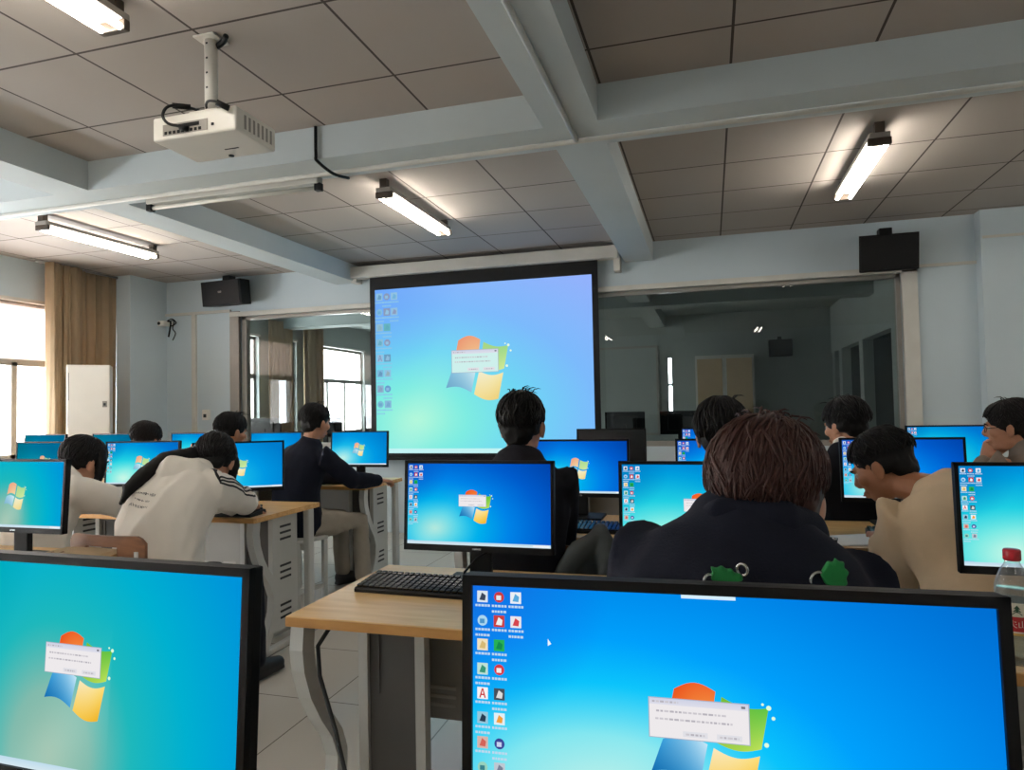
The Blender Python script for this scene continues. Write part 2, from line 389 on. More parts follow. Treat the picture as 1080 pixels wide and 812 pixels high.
# ------------------------------------------------------------------ next room behind the glass
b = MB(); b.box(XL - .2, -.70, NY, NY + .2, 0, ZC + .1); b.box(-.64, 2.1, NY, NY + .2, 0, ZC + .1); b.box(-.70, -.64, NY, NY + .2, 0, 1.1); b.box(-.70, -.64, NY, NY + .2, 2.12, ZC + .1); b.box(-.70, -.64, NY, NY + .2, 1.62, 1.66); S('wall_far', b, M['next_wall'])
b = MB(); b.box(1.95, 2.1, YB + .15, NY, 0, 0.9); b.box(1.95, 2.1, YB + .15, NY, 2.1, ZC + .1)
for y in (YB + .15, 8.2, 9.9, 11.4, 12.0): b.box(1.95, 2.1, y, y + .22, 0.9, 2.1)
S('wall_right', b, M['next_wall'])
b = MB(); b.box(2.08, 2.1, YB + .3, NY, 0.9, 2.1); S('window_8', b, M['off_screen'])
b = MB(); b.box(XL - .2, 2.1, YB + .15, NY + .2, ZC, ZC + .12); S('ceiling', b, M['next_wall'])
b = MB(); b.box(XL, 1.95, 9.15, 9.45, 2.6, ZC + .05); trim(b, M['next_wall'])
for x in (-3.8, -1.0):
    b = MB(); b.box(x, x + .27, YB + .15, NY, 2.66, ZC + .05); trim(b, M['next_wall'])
def pleated(name, P0, P1, z0, z1, waves, amp, m, parent=None, seed=0, nx=90, nz=26):
    rnd = random.Random(seed); ph = [rnd.uniform(0, 6) for _ in range(4)]
    P0, P1 = V(P0), V(P1); d = (P1 - P0); L = d.length; d.normalize(); nn = V((d.y, -d.x, 0))
    b = MB(); vs = []; fs = []
    for j in range(nz + 1):
        t = j / nz; z = z0 + (z1 - z0) * t
        for i in range(nx + 1):
            u = i / nx
            w = math.sin(u * waves * 6.283 + ph[0] + .5 * math.sin(t * 2 + ph[1])) + .45 * math.sin(u * waves * 2.3 * 6.283 + ph[2] + t)
            a = amp * (0.75 + .35 * math.sin(u * 9 + ph[3])) * (1.0 - .25 * t)
            p = P0 + d * (u * L + .01 * math.sin(u * waves * 12.6)) + nn * (a * w); vs.append((p.x, p.y, z))
    W = nx + 1
    for j in range(nz):
        for i in range(nx): fs.append((j * W + i, j * W + i + 1, (j + 1) * W + i + 1, (j + 1) * W + i))
    b.add(vs, fs, smooth=True); o = b.build(name, m, parent, fix=False)
    md = o.modifiers.new('thick', 'SOLIDIFY'); md.thickness = 0.004
    return o
o = pleated('curtain', (XL + .14, 8.78, 0), (XL + .14, 9.40, 0), .25, 2.7, 4, .035, M['curtain'], None, 3); tag(o, 'brown curtain in the next room, wider one nearest the glass partition', 'curtain')
o = pleated('curtain', (XL + .14, 9.70, 0), (XL + .14, 10.30, 0), .25, 2.7, 4, .035, M['curtain'], None, 4); tag(o, 'brown curtain in the next room, between its two farther windows', 'curtain')
cu = empty('cupboard', (0.24, NY - .25, 0), 0, 'pale two-door cupboard against the far wall of the next room', 'cupboard')
b = MB(); b.box(-.47, .47, -.2, .24, 0, 2.1); b.build('carcass', M['white_trim'], cu)
for s in (-1, 1):
    b = MB(); b.box(s * .235 - .20, s * .235 + .20, -.225, -.2, .08, 2.04); dd = b.build('door', M['kraft'], cu)
    b = MB(); b.box(s * .05 - .01, s * .05 + .01, -.25, -.225, 1.0, 1.15); b.build('handle', M['steel'], dd)
sp = empty('loudspeaker', (1.15, NY - .12, 2.2), 0, 'black loudspeaker on the far wall of the room behind the glass', 'loudspeaker')
b = MB(); b.rbox(-.18, .18, -.12, .08, -.14, .14, .012); b.build('cabinet', M['black'], sp)
b = MB(); b.box(-.03, .03, .06, .12, -.05, .2); b.build('bracket', M['black'], sp)
sc = empty('notice_board', (-1.55, NY - .03, 1.55), 0, 'large pale board on the far wall behind the glass, left of the cupboard', 'board')
b = MB(); b.box(-.65, .65, -.02, .03, -.75, .75); b.build('panel', M['next_wall'], sc)
b = MB(); 
for (x0, x1, z0, z1) in ((-.69, -.65, -.79, .79), (.65, .69, -.79, .79), (-.69, .69, .75, .79), (-.69, .69, -.79, -.75)): b.box(x0, x1, -.03, .03, z0, z1)
b.build('frame', M['alu'], sc)

# ------------------------------------------------------------------ screens: picture elements in colour per point
def srgb3(c): return (lin(c[0]), lin(c[1]), lin(c[2]))
def lerp(a, b, t): return tuple(x + (y - x) * t for x, y in zip(a, b))
LOOK = {
 'blue':  dict(G=(.27, .80), st=[(0, (200, 240, 230)), (.26, (130, 230, 240)), (.45, (10, 196, 252)), (.62, (0, 160, 252)), (.95, (0, 126, 226)), (1.3, (0, 98, 196))], tl=(24, 104, 226)),
 'cyan':  dict(G=(.20, .80), st=[(0, (190, 240, 230)), (.2, (110, 215, 235)), (.42, (20, 182, 232)), (.7, (0, 152, 226)), (1.1, (0, 124, 204))], tl=(0, 130, 200)),
 'deep':  dict(G=(.20, .80), st=[(0, (170, 228, 218)), (.18, (84, 212, 232)), (.36, (0, 176, 236)), (.6, (0, 132, 232)), (.9, (0, 92, 204)), (1.3, (0, 60, 160))], tl=(10, 82, 190)),
 'aqua':  dict(G=(.24, .86), st=[(0, (196, 246, 228)), (.22, (120, 234, 228)), (.45, (30, 206, 226)), (.75, (0, 160, 222)), (1.0, (0, 120, 210)), (1.4, (0, 90, 180))], tl=(0, 120, 190)),
 'teal':  dict(G=(.40, .92), vy=.5, st=[(0, (150, 186, 166)), (.16, (128, 186, 172)), (.32, (30, 184, 188)), (.52, (0, 176, 208)), (.8, (0, 148, 218)), (1.2, (0, 128, 200))], tl=(0, 166, 160)),
 'tealdark': dict(G=(.1, .95), st=[(0, (110, 176, 170)), (.3, (30, 158, 168)), (.6, (0, 132, 160)), (1.0, (0, 108, 150)), (1.4, (0, 100, 140))], tl=(0, 110, 130)),
 'proj':  dict(G=(.20, .80), st=[(0, (168, 248, 216)), (.2, (126, 236, 226)), (.42, (112, 214, 244)), (.68, (124, 186, 252)), (1.0, (146, 178, 252)), (1.3, (150, 172, 250))], tl=(104, 164, 248)),
}
def wallpaper(look, u, v, asp):
    L = LOOK[look]; gx, gy = L['G']
    d = math.hypot((u - gx) * asp * .62, (v - gy) * L.get('vy', 1.0))
    st = L['st']; c = st[-1][1]
    for (a, ca), (b_, cb) in zip(st, st[1:]):
        if d <= b_:
            t = (d - a) / (b_ - a); t = t * t * (3 - 2 * t) if False else t
            c = lerp(ca, cb, max(t, 0)); break
    k = max(0, 1 - math.hypot(u * asp, v) / .55); c = lerp(c, L['tl'], .8 * k)
    # soft light beam
    q = (u - gx) * .9 + (v - gy) * .35
    g = math.exp(-(q / .10) ** 2) * max(0, min(1, (v - .25) / .6)) * .35
    c = lerp(c, (225, 250, 235), g * (1 if u < .6 else 0) * .6)
    return srgb3(c)
def scr_mesh(look, W, H, nx=72, ny=44):
    b = MB(); vs = []; cs = []; fs = []
    for j in range(ny + 1):
        for i in range(nx + 1):
            u, v = i / nx, j / ny; vs.append(((u - .5) * W, 0, (.5 - v) * H)); cs.append(wallpaper(look, u, v, W / H))
    for j in range(ny):
        for i in range(nx):
            k = j * (nx + 1) + i; fs.append((k, k + nx + 1, k + nx + 2, k + 1))
    b.add(vs, fs, col=cs); return b
class Plate:
    """coloured flat shapes laid on a W x H screen, (u,v) from its top-left corner"""
    def __init__(s, W, H, lift): s.W, s.H, s.y = W, H, -lift; s.b = MB()
    def P(s, u, v, up=0): return ((u - .5) * s.W, s.y - up, (.5 - v) * s.H)
    def quad(s, u0, v0, u1, v1, c, up=0, c2=None):
        vs = [s.P(u0, v1, up), s.P(u1, v1, up), s.P(u1, v0, up), s.P(u0, v0, up)]
        c2 = c2 or c; s.b.add(vs, [(0, 1, 2, 3)], col=[srgb3(c2), srgb3(c2), srgb3(c), srgb3(c)])
    def poly(s, pts, cols, up=0):
        s.b.add([s.P(*p, up) for p in pts], [tuple(range(len(pts)))], col=[srgb3(c) for c in cols])
    def disc(s, u, v, r, c, up=0, n=14):
        s.poly([(u + r * math.cos(-6.283 * k / n), v + r * math.sin(-6.283 * k / n) * s.W / s.H) for k in range(n)], [c] * n, up)
    def build(s, name, parent): return s.b.build(name, M['pixels'], parent, fix=False)
def patch(pl, corners, cols, bow, up):
    """one waving pane: corners tl,tr,br,bl in (u,v); sides top & bottom bow"""
    n = 10; m = 8; vs = []; cs = []; fs = []
    tl, tr, br, bl = corners
    for j in range(m + 1):
        t = j / m
        for i in range(n + 1):
            q = i / n
            a = lerp(tl, tr, q); c = lerp(bl, br, q); p = lerp(a, c, t)
            wv = bow * math.sin(q * math.pi)
            vs.append(pl.P(p[0], p[1] - wv, up)); cs.append(srgb3(lerp(lerp(cols[0], cols[1], q), lerp(cols[3], cols[2], q), t)))
    for j in range(m):
        for i in range(n):
            k = j * (n + 1) + i; fs.append((k, k + n + 1, k + n + 2, k + 1))
    pl.b.add(vs, fs, col=cs)
def emblem(pl, cu, cv, s, pale=0.0):
    """four waving panes, red, green, blue and yellow"""
    k = pl.W / pl.H
    def q(x, y): return (cu + x * s / k * 1.10, cv + y * s)
    def P(c): return lerp(c, (235, 245, 235), pale)
    patch(pl, [q(-.40, -.62), q(.10, -.62), q(.02, -.03), q(-.52, -.03)], [P((236, 84, 30)), P((240, 112, 50)), P((250, 190, 90)), P((236, 120, 50))], .10 * s, 0)
    patch(pl, [q(.17, -.56), q(.72, -.46), q(.62, .08), q(.08, .04)], [P((120, 190, 60)), P((96, 196, 70)), P((190, 226, 90)), P((150, 200, 70))], -.07 * s, 0)
    patch(pl, [q(-.55, .06), q(-.01, .08), q(-.12, .62), q(-.70, .50)], [P((60, 160, 220)), P((200, 232, 248)), P((70, 160, 214)), P((20, 110, 176))], .08 * s, 0)
    patch(pl, [q(.06, .12), q(.60, .17), q(.48, .78), q(-.06, .66)], [P((250, 232, 190)), P((252, 222, 120)), P((240, 180, 40)), P((250, 208, 90))], -.08 * s, 0)
    for (x, y, r) in ((.72, -.46, .032), (.77, -.33, .024), (.68, .02, .030), (.65, -.50, .018)): pl.disc(*q(x, y), r * s / k, P((225, 255, 220)), .0001)
def dialog(pl, u0, v0, u1, v1, tint=(238, 234, 236)):
    U = lambda x: u0 + (u1 - u0) * x; W_ = lambda y: v0 + (v1 - v0) * y
    pl.quad(U(-.01), W_(-.02), U(1.01), W_(1.02), (170, 178, 196))
    pl.quad(U(0), W_(0), U(1), W_(1), tint, .0001)
    pl.quad(U(0), W_(0), U(1), W_(.16), (206, 210, 230), .0002, (222, 222, 234))
    rnd = random.Random(3)
    def line(y, x0, x1, h):
        x = x0
        while x < x1:
            w = rnd.uniform(.02, .05); pl.quad(U(x), W_(y), U(min(x + w, x1)), W_(y + h), rnd.choice([(184, 180, 188), (204, 200, 206)]), .0003); x += w + .012
    line(.06, .03, .30, .05); line(.30, .07, .78, .05); line(.50, .06, .84, .05)
    for x0 in (.34, .68):
        pl.quad(U(x0), W_(.80), U(x0 + .25), W_(.94), (224, 224, 230), .0002); line(.85, x0 + .03, x0 + .22, .05)
    pl.quad(U(.93), W_(.05), U(.97), W_(.11), (120, 120, 130), .0003)
ICON_S = .0225
ICONS = [ (0, 0, (220, 230, 240), (60, 70, 90)), (1, 0, (200, 60, 60), (230, 230, 235)), (2, 0, (235, 240, 245), (90, 170, 220)),
          (0, 1, (170, 215, 240), (80, 150, 200)), (1, 1, (205, 64, 60), (240, 240, 240)), (2, 1, (236, 232, 236), (214, 70, 80)),
          (0, 2, (240, 226, 190), (214, 186, 120)), (1, 2, (40, 176, 84), (20, 140, 80)),
          (0, 3, (190, 226, 214), (60, 150, 120)), (1, 3, (214, 60, 66), (245, 235, 235)),
          (0, 4, (246, 244, 244), (200, 40, 50)), (1, 4, (70, 80, 90), (220, 220, 220)),
          (0, 5, (150, 200, 220), (40, 60, 80)), (1, 5, (225, 240, 245), (240, 160, 60)),
          (0, 6, (214, 180, 170), (210, 100, 90)), (1, 6, (60, 70, 150), (200, 210, 240)),
          (0, 7, (150, 210, 190), (60, 130, 140)), (1, 7, (190, 200, 210), (120, 130, 150)) ]
def icons(pl, rows=8, dim=0.0, only=None):
    rnd = random.Random(11); k = pl.W / pl.H
    for q_, (c, r, a, b_) in enumerate(ICONS):
        if r >= rows or (only is not None and q_ != only): continue
        u, v = .022 + c * .037, .045 + r * .094; h = ICON_S
        a = lerp(a, (120, 180, 220), dim); b_ = lerp(b_, (120, 180, 220), dim)
        w = h / k * .98
        if (c + r) % 3 == 1 and (c, r) != (0, 4):
            pl.disc(u, v, w * .95, a); pl.quad(u - w * .5, v - h * .3, u + w * .4, v + h * .5, b_, .0001)
        else:
            pl.quad(u - w, v - h, u + w, v + h, a)
            if (c, r) == (0, 4):      # the red capital A on a white tile
                T = lambda x, y: (u + x * w, v + y * h)
                red = [b_] * 4
                pl.poly([T(-.62, .8), T(-.36, .8), T(.08, -.8), T(-.14, -.8)], red, .0001)
                pl.poly([T(.36, .8), T(.62, .8), T(.14, -.8), T(-.08, -.8)], red, .0001)
                pl.quad(u - w * .36, v + h * .12, u + w * .36, v + h * .36, b_, .0001)
            else:
                pl.poly([(u - w * .6, v + h * .6), (u + w * .5, v + h * .7), (u + w * .65, v - h * .2), (u - w * .1, v - h * .7)], [b_] * 4, .0001)
        for ln in range(1 + (c + r) % 2):
            x = u - w * 1.35; y = v + h * 1.35 + ln * .022
            while x < u + w * 1.35:
                ww = rnd.uniform(.003, .007); pl.quad(x, y, x + ww, y + .009, lerp((214, 226, 240), (120, 190, 230), max(dim, .25))); x += ww + .0015

# ------------------------------------------------------------------ monitors
MW, MH = 0.49, 0.282
SW, SH = 0.470, 0.252
def tilt(o, a): o.rotation_euler = (a, 0, 0)
def monitor(look, x, y, z, rz, label, group=None, pop=True, off=False, icon_rows=8, dim=0.0, bar=False, base=True, hi=False):
    root = empty('monitor', (x, y, z), rz, label, 'monitor', group)
    # casing: front bezel, slim body, rear bulge
    b = MB(); T = Matrix.Translation((0, 0.0, .104)) @ Matrix.Rotation(R(-3.5), 4, 'X')
    lo = .104
    x0, x1 = -MW / 2, MW / 2; bz = (MW - SW) / 2; top = .010; bot = MH - SH - top
    b.rbox(x0, x1, .004, .022, 0, MH, .003, 2, M=T)
    b.box(x0, x0 + bz, -.003, .006, 0, MH, M=T); b.box(x1 - bz, x1, -.003, .006, 0, MH, M=T)
    b.box(x0, x1, -.003, .006, MH - top, MH, M=T); b.box(x0, x1, -.003, .006, 0, bot, M=T)
    b.rbox(-.15, .15, .018, .048, .05, .23, .012, 2, M=T)
    case = b.build('casing', M['black'], root)
    b = MB(); b.box(-.014, .014, -.0042, -.003, bot * .35, bot * .62, M=T); b.build('badge', M['steel'], case)
    b = MB(); b.rbox(-.036, .036, .028, .052, -.105 + .012, .12, .006, 2, M=Matrix.Translation((0, .0, .104)))
    b.rbox(-.022, .022, .034, .07, .02, .13, .006, 2, M=Matrix.Translation((0, .0, .104)))
    b.build('stand_neck', M['black'], root)
    b = MB(); b.rbox(-.115, .115, -.06, .12, 0, .012, .004, 2); b.build('stand_base', M['black'], root)
    C = T @ Matrix.Translation((0, .0015, bot + SH / 2))
    if off:
        b = MB(); b.box(-SW / 2, SW / 2, -.0005, .001, -SH / 2, SH / 2, M=C); b.build('screen', M['off_screen'], root)
        return root
    s = scr_mesh(look, SW, SH, *((120, 72) if hi else (60, 36))).build('screen', M['pixels'], root, fix=False)
    s.matrix_basis = C
    p = Plate(SW, SH, .0006); emblem(p, .485, .515, .27, .0 if pop else .5); o = p.build('wallpaper_emblem', s)
    if pop:
        p = Plate(SW, SH, .0009); dialog(p, .372, .385, .562, .525); p.build('dialog_window', s)
    if icon_rows and hi:
        for q_ in range(len(ICONS)):
            p = Plate(SW, SH, .0006); icons(p, icon_rows, dim, q_); p.build('desktop_icon', s)
    elif icon_rows:
        p = Plate(SW, SH, .0006); icons(p, icon_rows, dim); p.build('desktop_icons', s)
    p = Plate(SW, SH, .0006); p.quad(0, .962, 1, 1, (190, 220, 236), 0, (214, 232, 240)); p.quad(.0, .955, .05, .962, (150, 200, 230))
    p.quad(.88, .968, .99, .992, (238, 242, 246), .0001); p.build('taskbar', s)
    if bar:
        p = Plate(SW, SH, .0008); p.quad(.44, 0, .545, .016, (214, 240, 252)); p.build('connection_bar', s)
        p = Plate(SW, SH, .0008); p.poly([(.165, .195), (.165, .222), (.1725, .214)], [(235, 250, 255)] * 3); p.build('mouse_pointer', s)
    return root

ZD = 0.75
# row nearest the camera
monitor('blue', -0.003, 0.655, ZD - .006, R(2.5), 'large nearest monitor at the bottom right, deep blue desktop with a small white dialog', bar=True, hi=True)
monitor('teal', -0.752, 0.655, ZD - .013, R(-1.5), 'nearest monitor at the bottom left corner, teal desktop with an orange and yellow emblem', icon_rows=0, hi=True)
# second row
monitor('deep', -0.705, 2.0, ZD, 0, 'monitor on the light wood desk end behind the keyboard, blue desktop with white dialog')
monitor('aqua', -0.02, 2.0, ZD, 0, 'aqua-screened monitor half hidden by the reddish-haired person in the black jacket')
monitor('aqua', 0.845, 2.0, ZD, 0, 'monitor at the right edge directly behind the water bottle, desktop icons down its left')
monitor('teal', -2.60, 2.0, ZD, 0, 'teal monitor at the left edge in front of the person with the hair clip', pop=False, icon_rows=0)
# third row
monitor('deep', -0.628, 3.3, ZD, 0, 'monitor to the right of the central dark-haired man, bright blue with bare emblem', pop=False, icon_rows=0)
monitor('deep', 0.08, 3.3, ZD, 0, 'monitor mostly behind the reddish-haired person, only its icon column in view', pop=False)
monitor('deep', 0.79, 3.3, ZD, 0, 'monitor partly covered by the bowed head of the man in the beige sweater', pop=False)
monitor('aqua', -3.38, 3.4, ZD, R(10), 'monitor to the left of the long-haired woman in the white hoodie', pop=False, icon_rows=8)
monitor('cyan', -2.57, 3.27, ZD, R(30), 'monitor to the right of the long-haired woman, near the aisle desk corner', pop=False, icon_rows=0)
monitor('tealdark', -4.17, 3.4, ZD, 0, 'teal monitor just above the left-edge screen, in front of a slightly taller looking one', pop=False, icon_rows=0)
# fourth row
monitor('deep', -0.68, 4.8, ZD, 0, 'switched-off black monitor in front of the lower right corner of the projection screen', off=True)
monitor('deep', 0.045, 4.8, ZD, 0, 'far monitor of which only a small icon corner shows left of a black-haired head', pop=False)
monitor('aqua', 1.42, 4.8, ZD, 0, 'far right monitor beside the man with glasses, by the grey pilaster', pop=False, icon_rows=8)
monitor('cyan', -2.66, 4.8, ZD, R(2), 'monitor the man in black on a stool is working at, left of the projection screen', pop=False, icon_rows=0)
monitor('cyan', -3.42, 4.8, ZD, 0, 'far blue monitor just left of the man in black on the stool', pop=False, icon_rows=0)
monitor('aqua', -4.22, 4.8, ZD, 0, 'far aqua monitor above the long-haired woman, right of a small dark head', pop=False, icon_rows=0)
monitor('tealdark', -5.08, 4.8, ZD, 0, 'far dim teal monitor below the white cabinet, left of a small dark head', pop=False, icon_rows=0)
monitor('tealdark', -5.88, 4.8, ZD, 0, 'farthest left dim teal monitor, mostly behind another teal screen under the window', pop=False, icon_rows=0)
# dark monitors in the next room
for i, (x, y, lab) in enumerate(((-6.05, 8.3, 'dark monitor back behind the glass, leftmost below the curtain'), (-5.2, 8.5, 'dark monitor back behind the glass, beside the lit window panes'),
                                (-4.35, 8.5, 'dark monitor back behind the glass, touching the left edge of the projection screen'), (-1.02, 8.5, 'dark monitor back behind the glass, just right of the projection screen'),
                                (-0.35, 8.5, 'dark monitor back behind the glass, above the far icon corner screen'))):
    monitor('deep', x, y, .83, math.pi, lab, 'monitors in the room behind the glass', off=True)

# ------------------------------------------------------------------ desks
def make_desk(L=1.4, D=.62):
    root = empty('computer_desk')
    h = L / 2; d = D / 2
    b = MB(); b.rbox(-h, h, -d + .003, d - .003, .722, .75, .004, 2, 0)
    top = b.build('tabletop', M['desk_wood'], root)
    b = MB(); b.box(-h + .004, h - .004, -d, -d + .004, .724, .748); b.box(-h + .004, h - .004, d - .004, d, .724, .748)
    for s in (-1, 1): b.box(s * h - (.002 if s > 0 else -.0), s * h + (.0 if s > 0 else .002), -d + .004, d - .004, .724, .748)
    b.build('edge_band', M['desk_edge'], top)
    for s in (-1, 1):
        x0, x1 = sorted((s * (h - .012), s * (h - .052)))
        # curved front leg: a flat S-shaped plate with rounded lips
        cen = [(-.27, .722), (-.278, .66), (-.270, .60), (-.240, .52), (-.190, .44), (-.135, .37), (-.105, .30), (-.112, .22), (-.155, .12), (-.205, .04), (-.215, .0)]
        pl = [(y - .028, z) for y, z in cen] + [(y + .028, z) for y, z in reversed(cen)]
        b = MB(); b.extrude(pl, 'x', x0, x1); b.build('curved_leg', M['desk_metal'], root)
        b = MB(); b.rbox(x0, x1, .205, .265, 0, .722, .012, 3); b.build('rear_post', M['desk_metal'], root)
        b = MB(); b.rbox(x0, x1, -.24, .265, 0, .03, .006, 2); b.build('foot_rail', M['desk_metal'], root)
        # computer cabinet under the desk end
        c0, c1 = sorted((s * (h - .075), s * (h - .29)))
        i0, i1 = (.18, -.01) if s > 0 else (-.01, .18)
        if s > 0: i0, i1 = -.01, .18
        else: i0, i1 = .18, -.01
        b = MB(); b.box(c0, c0 + .03, -.05, i0, .05, .722); b.box(c1 - .03, c1, -.05, i1, .05, .722)
        b.box(c0, c1, -.05, .18, .05, .07); b.box(c0 + .03, c1 - .03, .16, .18, .05, .12)
        cab = b.build('computer_cabinet', M['desk_metal'], root)
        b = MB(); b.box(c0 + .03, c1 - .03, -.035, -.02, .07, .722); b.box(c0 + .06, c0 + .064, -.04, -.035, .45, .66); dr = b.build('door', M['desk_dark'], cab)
        b = MB(); xs = s * (h - .075)
        for z in (.58, .36, .14):
            for k in range(3):
                y0 = -.02; Mx = Matrix.Translation((xs + s * .001, .065, z + k * .035)) @ Matrix.Rotation(R(0), 4, 'X')
                b.box(-.002, .002, -.05, .05, -.006, .006, M=Mx)
        b.build('louvre', M['slot_dark'], cab)
    b = MB(); b.box(-h + .11, h - .11, .182, .196, .29, .722); mp = b.build('modesty_panel', M['desk_panel'], root)
    for c in range(5):
        b = MB()
        for k in range(3): b.rbox(-.445 + c * .2 - .045, -.445 + c * .2 + .045, .176, .182, .33 + k * .028, .342 + k * .028, .003, 2)
        b.build('louvre', M['slot_light'], mp)  # pale bars painted as bright floor showing through cut-out slots
    return root
proto = make_desk()
desks = [
 (-.415, 1.91, 'near light wood computer desk with a keyboard, its left end open to the aisle'),
 (.995, 1.91, 'light wood computer desk carrying the water bottle at the right edge'),
 (-.415, .49, 'computer desk under the two big nearest monitors'),
 (-.415, 3.13, 'computer desk in front of the central dark-haired man'),
 (.995, 3.13, 'computer desk with loose paper in front of the man in beige'),
 (-.415, 4.73, 'computer desk under the switched-off black monitor'),
 (.995, 4.73, 'computer desk in front of the man with glasses'),
 (-2.98, 3.33, 'computer desk at the aisle with the white-hooded woman, curved grey leg and louvred cabinet'),
 (-4.40, 3.33, 'computer desk left of the person with the hair clip'),
 (-2.98, 1.91, 'computer desk at the left edge holding folded kraft paper'),
 (-3.10, 4.73, 'computer desk at the man in black on the stool, end facing the aisle'),
 (-4.52, 4.73, 'far computer desk behind the woman in the white hoodie'),
 (-5.94, 4.73, 'far computer desk below the window and white cabinet'),
]
for i, (x, y, lab) in enumerate(desks):
    o = proto if i == 0 else copy_tree(proto)
    o.location = (x, y, 0); tag(o, lab, 'desk', 'computer desks')
for (x, lab) in ((-5.2, 'plain dark desk behind the glass on the left'), (-.7, 'plain dark desk behind the glass, right of the projection screen')):
    t = empty('computer_desk', (x, 8.55, 0), 0, lab, 'desk')
    b = MB(); b.rbox(-1.1, 1.1, -.3, .3, .80, .83, .004); b.build('tabletop', M['desk_dark'], t)
    for sx in (-1, 1):
        b = MB(); b.box(sx * 1.05 - .02, sx * 1.05 + .02, -.26, .26, 0, .80); b.build('side_panel', M['desk_dark'], t)

# ------------------------------------------------------------------ keyboards, mice and small things on the desks
def make_keyboard():
    root = empty('keyboard')
    b = MB(); b.extrude([(-.075, 0), (.075, 0), (.075, .022), (.06, .026), (-.07, .013), (-.075, .009)], 'x', -.22, .22); b.build('body', M['black'], root)
    b = MB(); Mt = Matrix.Translation((0, 0, .0205)) @ Matrix.Rotation(R(5.7), 4, 'X')
    for r in range(6):
        y = .056 - r * .0215 - (.006 if r else 0)
        for c in range(22):
            x = -.208 + c * .0195
            if c in (15, 19) and r == 0: continue
            b.rbox(x - .0085, x + .0085, y - .009, y + .009, -.002, .007, .002, 1, M=Mt)
    b.build('keycap_block', M['black_gloss'], root)
    return root
kb = make_keyboard()
kbs = [(-.83, 1.93, R(-2), 'black keyboard on the near light wood desk end'), (-.48, 2.99, 0, 'black keyboard beside the central dark-haired man'),
       (.82, 3.05, 0, 'black keyboard below the screen of the man in beige'), (-2.62, 4.62, R(4), 'black keyboard under the hand of the man in black on the stool'),
       (-2.95, 1.83, 0, 'black keyboard in front of the left-edge teal monitor'), (-2.55, 3.10, R(6), 'black keyboard by the right elbow of the white-hooded woman')]
for i, (x, y, rz, lab) in enumerate(kbs):
    o = kb if i == 0 else copy_tree(kb)
    o.location = (x, y, ZD); o.rotation_euler = (0, 0, rz); tag(o, lab, 'keyboard', 'keyboards on the desks')
def make_mouse():
    root = empty('computer_mouse')
    b = MB(); vs = []; fs = []; n, m = 16, 8
    for j in range(m + 1):
        a = j / m * math.pi / 2
        for k in range(n):
            q = 6.283 * k / n; vs.append((.031 * math.cos(q) * math.cos(a) ** .6, .055 * math.sin(q) * math.cos(a) ** .6, .036 * math.sin(a)))
    for j in range(m):
        for k in range(n): fs.append((j * n + k, j * n + (k + 1) % n, (j + 1) * n + (k + 1) % n, (j + 1) * n + k))
    fs.append(tuple(range(n - 1, -1, -1))); b.add(vs, fs, smooth=True); b.build('body', M['black'], root)
    b = MB(); b.tube([(-.004, .02, .030), (.004, .02, .030)], .009, 10); b.build('scroll_wheel', M['desk_metal'], root)
    return root
ms = make_mouse()
for i, (x, y, lab) in enumerate(((-.54, 1.86, 'black mouse right of the keyboard on the near desk'), (.395, 3.03, 'black mouse on the desk beside the loose white paper'))):
    o = ms if i == 0 else copy_tree(ms)
    o.location = (x, y, ZD); tag(o, lab, 'mouse', 'computer mice')
b = MB(); b.tube([(-.66, 2.03, .86), (-.70, 1.985, .84), (-.735, 1.97, .80), (-.75, 1.99, .765), (-.72, 2.06, .757), (-.60, 2.14, .757)], .004, 6)
tag(b.build('monitor_cable', M['black']), 'black cable looping beside the stand of the near desk monitor', 'cable')
b = MB(); b.tube([(-1.01, 1.66, .715), (-1.045, 1.65, .66), (-1.04, 1.65, .58), (-.99, 1.645, .44), (-.95, 1.64, .30), (-.92, 1.64, .12), (-.915, 1.66, .008), (-.86, 1.74, .006)], .006, 8)
tag(b.build('power_cable', M['slot_dark']), 'grey power cable hanging below the left end of the near desk', 'cable')
# loose papers
def sheet(x, y, rz, w, h, lab, m='paper', nm='paper_sheet', cat='paper', z=ZD):
    b = MB(); vs = []; fs = []; n = 8
    for j in range(n + 1):
        for i in range(n + 1):
            u, v = i / n - .5, j / n - .5; vs.append((u * w, v * h, .0015 + .006 * max(0, u * v * 2 + .1 * u)))
    for j in range(n):
        for i in range(n): k = j * (n + 1) + i; fs.append((k, k + 1, k + n + 2, k + n + 1))
    b.add(vs, fs, smooth=True); o = b.build(nm, M[m], None, fix=False); o.location = (x, y, z); o.rotation_euler = (0, 0, rz)
    md = o.modifiers.new('thick', 'SOLIDIFY'); md.thickness = .0012; md.offset = 1
    return tag(o, lab, cat)
sheet(.50, 2.945, R(18), .30, .21, 'white paper sheet under the hand of the man in beige')
c = empty('clipboard', (.37, 2.91, ZD), R(-12), 'black clip board at the left end of the white paper', 'clipboard')
b = MB(); b.rbox(-.09, .09, -.03, .035, .006, .016, .004); b.build('board', M['black'], c)
b = MB(); b.rbox(.05, .088, -.028, -.006, .016, .024, .003); b.build('clip', M['steel'], c)
kp = empty('folded_paper_bag', (-2.42, 2.12, ZD), R(6), 'folded tan kraft paper bag on the left desk, before the brown chair back', 'paper bag')
b = MB(); b.extrude([(-.15, 0), (.15, 0), (.13, .012), (.02, .020), (-.10, .018), (-.15, .008)], 'y', -.06, .06); b.build('bag_body', M['kraft'], kp)
b = MB(); b.tube([(-.07, -.04, .019), (-.075, -.075, .012), (-.03, -.08, .012), (-.025, -.04, .021)], .003, 6); b.build('handle', M['chair_wood'], kp)

